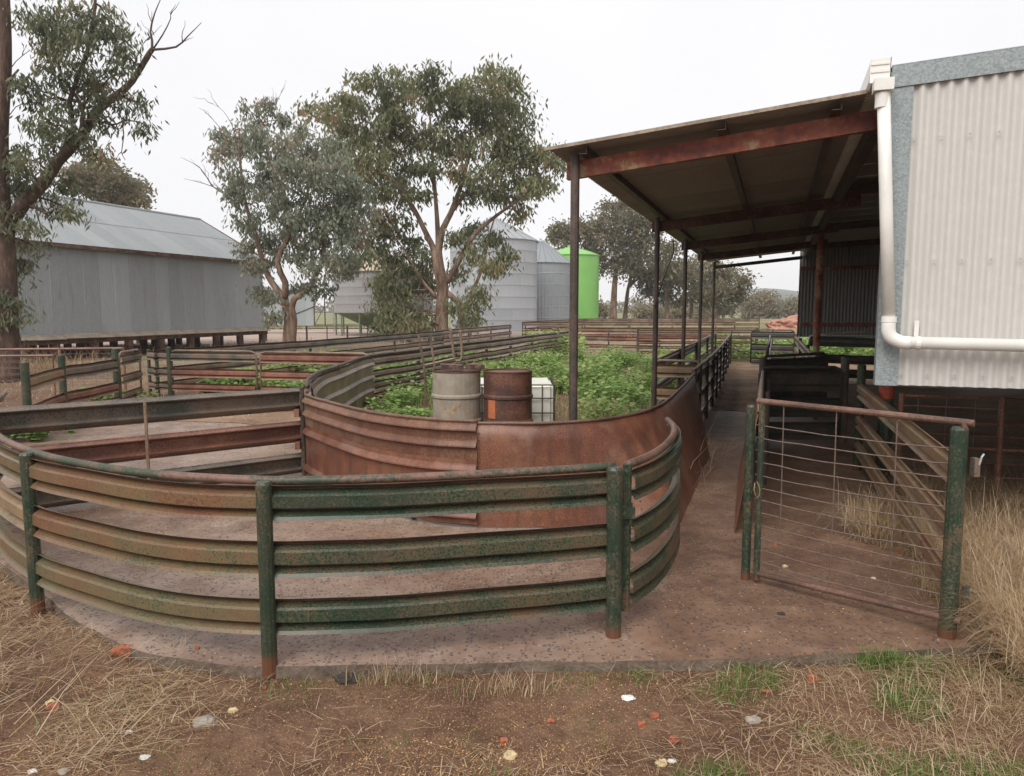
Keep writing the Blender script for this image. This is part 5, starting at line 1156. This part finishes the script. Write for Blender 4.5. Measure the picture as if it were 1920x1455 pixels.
Q = W1[np.random.default_rng(61).integers(0, len(W1), 9000)] + np.random.default_rng(62).normal(0, .3, (9000, 2)); n = 9000; r = np.random.default_rng(63)
blades('feathery_weeds', np.column_stack([Q, np.zeros(n)]), r.uniform(.15, .55, n), r.uniform(.002, .006, n), r.uniform(0, 6.28, n), r.uniform(.7, 1.5, n), r.uniform(0, .9, n), r.uniform(.3, 1, n), M_GRASS, 'thin upright green stems among the lush weeds', 'weeds')
W2 = np.array([(x, y) for x, y in zip(r.uniform(-6.5, -.5, 900), r.uniform(14.2, 24, 900)) if x < lx(y) - .4 and nz(x, y, .5, 9) > .46]); weeds('green_weeds', 'patches of green weeds in the pens behind the rust striped gates', W2, r.uniform(.12, .38, len(W2)), 50, .10, 33)
W3 = np.array([(r.normal(G(50, 822)[0], .25), r.normal(G(50, 822)[1], .2)) for _ in range(16)] + [(r.normal(-7.4, .4), r.normal(13.2, .3)) for _ in range(14)] + [(r.normal(-3.0, .5), r.normal(12.6, .3)) for _ in range(12)] + [(r.normal(-1.35, .15), r.normal(10.6, .4)) for _ in range(14)]); weeds('green_weeds', 'small clumps of green weeds at the left yard corners', W3, r.uniform(.12, .26, len(W3)), 50, .08, 34)
W4 = np.array([R(s, t) for s, t in zip(r.uniform(24.5, 31, 260), r.uniform(-2.0, 5.0, 260))]); weeds('green_weeds', 'green weeds in daylight beyond the far gates of the shed', W4, r.uniform(.3, .75, len(W4)), 50, .14, 35)
W5 = np.array([(r.uniform(.8, 2.4), r.uniform(24.6, 31)) for _ in range(60)]); weeds('green_weeds', 'taller green weeds along the far fence below the silos', W5, r.uniform(.4, .9, len(W5)), 60, .14, 36)
# paddock edge: dry and green grass by the far fences
Q = scatter(9000, -40, 40, 26, 66, lambda x, y: max(0, nz(x, y, .12, 3) - .3) * 1.6 * (0 if inside(x, y, [(-30, 24), (-13, 36), (-9, 40), (-2, 44), (6, 46), (5, 62), (-14, 62), (-40, 50)]) else 1), 41); n = len(Q); r = np.random.default_rng(42)
blades('paddock_grass', np.column_stack([Q, np.zeros(n)]), r.uniform(.15, .5, n), r.uniform(.006, .015, n), r.uniform(0, 6.28, n), r.uniform(.6, 1.5, n), r.uniform(0, .9, n), r.uniform(.2, 1, n), M_STRAW, 'rank dry grass beyond the yard fences', 'grass')
# dry brush pile under the grey shed end
Q = np.column_stack([r.normal(-12.2, 1.1, 1500), r.normal(19.0, 1.0, 1500)]); n = len(Q)
blades('dry_brush', np.column_stack([Q, np.zeros(n)]), r.uniform(.3, 1.0, n), r.uniform(.003, .007, n), r.uniform(0, 6.28, n), r.uniform(.2, 1.3, n), r.uniform(0, .9, n), r.uniform(0, .7, n), M_STRAW, 'dry brush heaped near the stumps of the grey shed', 'brush')

# ================================================================== LOOSE STONES AND BRICK PIECES
LOOSE = [(237, 1227, .058, 'b', 'large broken red brick lying at the left slab edge'), (370, 1217, .014, 'b', 'small orange brick chip on the slab near the second post'), (385, 1354, .05, 's', 'flat grey stone on the bare soil left of centre'),
         (437, 1333, .020, 'y', 'pale yellow stone just above the flat grey stone'), (95, 1314, .022, 'y', 'orange yellow pebble in the straw at far left'), (100, 1322, .03, 'b', 'flat brick piece half buried in the straw at left'), (1178, 1308, .030, 'w', 'white angular shard on the soil right of centre'),
         (1525, 1277, .030, 'b', 'orange brick piece below the bright green grass tuft'), (1437, 1299, .022, 'b', 'orange brick piece left of the grass tuft brick'), (1264, 1388, .026, 'b', 'round dark red brick lump in the lower right soil'), (1228, 1341, .020, 'b', 'red brick pebble, upper right of the pair below the white shard'),
         (1203, 1354, .019, 'b', 'red brick pebble, lower left of the pair below the white shard'), (957, 1415, .026, 'y', 'pale yellow stone near the bottom centre'), (945, 1385, .019, 'b', 'orange brick piece above the pale stone at bottom centre'), (1240, 1431, .022, 'y', 'ochre stone near the bottom right of centre'),
         (1259, 1424, .018, 'w', 'small whitish stone touching the ochre stone'), (1413, 1348, .036, 's', 'grey stone in the grass at lower right'), (242, 1377, .015, 'w', 'white scrap on the soil at lower left'), (271, 1421, .020, 'w', 'white scrap beside a green sprout at lower left'),
         (60, 1444, .018, 'w', 'white scrap at the bottom left corner'), (120, 1446, .022, 's', 'pale stone second from the bottom left corner'), (650, 1272, .05, 'c', 'dark charred clump against the slab edge'), (1455, 1021, .026, 'B', 'orange brick piece on the slab just inside the wire gate'),
         (1472, 1063, .018, 'Y', 'yellowish pebble on the slab behind the wire gate'), (1637, 1086, .017, 'Y', 'pale pebble on the slab at the middle of the wire gate'), (1686, 1035, .024, 'B', 'orange brick fragment by the straw behind the wire gate'), (1465, 1152, .020, 'C', 'dark curled leaf scrap on the slab before the wire gate'),
         (496, 1287, .012, 'b', 'orange chip below the second green post'), (1033, 1350, .018, 'b', 'half buried orange brick chip at the centre of the soil'), (405, 884, .0, 'b', '')]
MT = {'b': M_BRICK, 's': M_STONE, 'y': M_YSTONE, 'w': M_SHARD, 'c': M_CHAR}
NM = {'b': ('brick_fragment', 'brick'), 's': ('stone', 'stone'), 'y': ('stone', 'stone'), 'w': ('white_scrap', 'scrap'), 'c': ('dark_clump', 'clump')}
for i, (px, py, r_, kd, lb) in enumerate(LOOSE):
    if r_ <= 0: continue
    z = 0.0 if kd.isupper() else -.05; kd = kd.lower(); x, y = G(px, py, z)
    if z < 0: z = ground_z(x, y)
    if inside(x, y, SLAB): z = 0.0; x, y = G(px, py, 0)
    fl = {'b': .7, 's': .4, 'y': .7, 'w': .35, 'c': .6}[kd]
    o = part(NM[kd][0], lump((x, y, z + r_ * fl * .28), (r_, r_ * .75, r_ * fl), i * 3.3, sub=3, square=.8 if kd == 'b' else 0), MT[kd], None, base=(x, y, z)); o.rotation_euler = (0, 0, 0)
    tag(o, lb, NM[kd][1])

# crumbs of soil, gravel and spilt grain in the foreground
def crumbs(name, label, cat, Q, size, mat, seed):
    r = np.random.default_rng(seed); n = len(Q); base = np.array([(1, 0, 0), (-.5, .8, 0), (-.5, -.8, 0), (.1, .1, .8), (0, 0, -.5)]); fc = np.array([(0, 1, 3), (1, 2, 3), (2, 0, 3), (1, 0, 4), (2, 1, 4), (0, 2, 4)])
    a = r.uniform(0, 6.28, n); sz = size * r.uniform(.4, 1.5, n) ; V = base[None] * r.uniform(.6, 1.3, (n, 5, 1)); ca, sa = np.cos(a)[:, None], np.sin(a)[:, None]
    X = (V[:, :, 0] * ca - V[:, :, 1] * sa) * sz[:, None]; Yy = (V[:, :, 0] * sa + V[:, :, 1] * ca) * sz[:, None]; Z = V[:, :, 2] * sz[:, None]
    z0 = np.array([0.0 if inside(x, y, SLAB) else ground_z(x, y) for x, y in Q])
    P = np.stack([X + Q[:, :1], Yy + Q[:, 1:2], Z + z0[:, None] + (sz * .15)[:, None]], axis=2).reshape(-1, 3)
    Fq = (fc[None] + (np.arange(n) * 5)[:, None, None]).reshape(-1, 3)
    me = bpy.data.meshes.new(name); me.from_pydata(P.tolist(), [], Fq.tolist())
    at = me.attributes.new('tint', 'FLOAT', 'POINT'); at.data.foreach_set('value', np.repeat(r.uniform(0, 1, n), 5).astype(np.float32)); me.materials.append(mat); tag(link(name, me), label, cat, kind='stuff')
M_CRUMB = m_leaf('soil_crumb', [(0, (.07, .04, .026)), (.6, (.14, .08, .05)), (.9, (.24, .145, .09)), (1, (.34, .15, .08))], 0, .9)
M_GRAIN = m_leaf('spilt_grain', [(0, (.3, .14, .05)), (.6, (.45, .27, .10)), (1, (.6, .45, .25))], 0, .6)
M_CHIP = m_leaf('slab_gravel', [(0, (.05, .045, .045)), (.6, (.11, .095, .09)), (.8, (.26, .17, .11)), (1, (.5, .4, .28))], 0, .7)
r = np.random.default_rng(71)
crumbs('soil_crumbs', 'loose crumbs of brown soil in the bare foreground', 'soil', scatter(14000, -2.6, 2.6, 2.1, 3.5, lambda x, y: .3 + .7 * nz(x, y, 3, 1), 72), .0045, M_CRUMB, 73)
crumbs('spilt_grain', 'golden spilt grain sprinkled over the foreground soil', 'grain', scatter(11000, -2.0, 1.6, 2.1, 3.3, lambda x, y: max(0, nz(x, y, 1.3, 7) - .3) * (2.0 if y < 2.8 else .5), 74), .0036, M_GRAIN, 75)
Q = np.column_stack([r.uniform(-2.4, 2.2, 3600), r.uniform(3.3, 8, 3600)]); Q = np.array([q for q in Q if inside(q[0], q[1], SLAB) and nz(q[0], q[1], .9, 5) > .38])
crumbs('slab_gravel', 'small dark gravel chips and grain strewn on the slab', 'gravel', Q, .0042, M_CHIP, 76)

# damp air over the paddocks
k = bpy.data.materials.new('damp_air'); k.use_nodes = True; k.node_tree.nodes.clear()
ko = k.node_tree.nodes.new('ShaderNodeOutputMaterial'); kv = k.node_tree.nodes.new('ShaderNodeVolumePrincipled')
kv.inputs['Color'].default_value = (.99, .985, .99, 1); kv.inputs['Density'].default_value = 0.0007; kv.inputs['Anisotropy'].default_value = 0.1
k.node_tree.links.new(kv.outputs[0], ko.inputs['Volume'])
hz = part('haze', box((-540, -80, -3.2), (540, 540, 24)), k); tag(hz, 'thin pale damp haze over the farm', 'haze', kind='stuff')
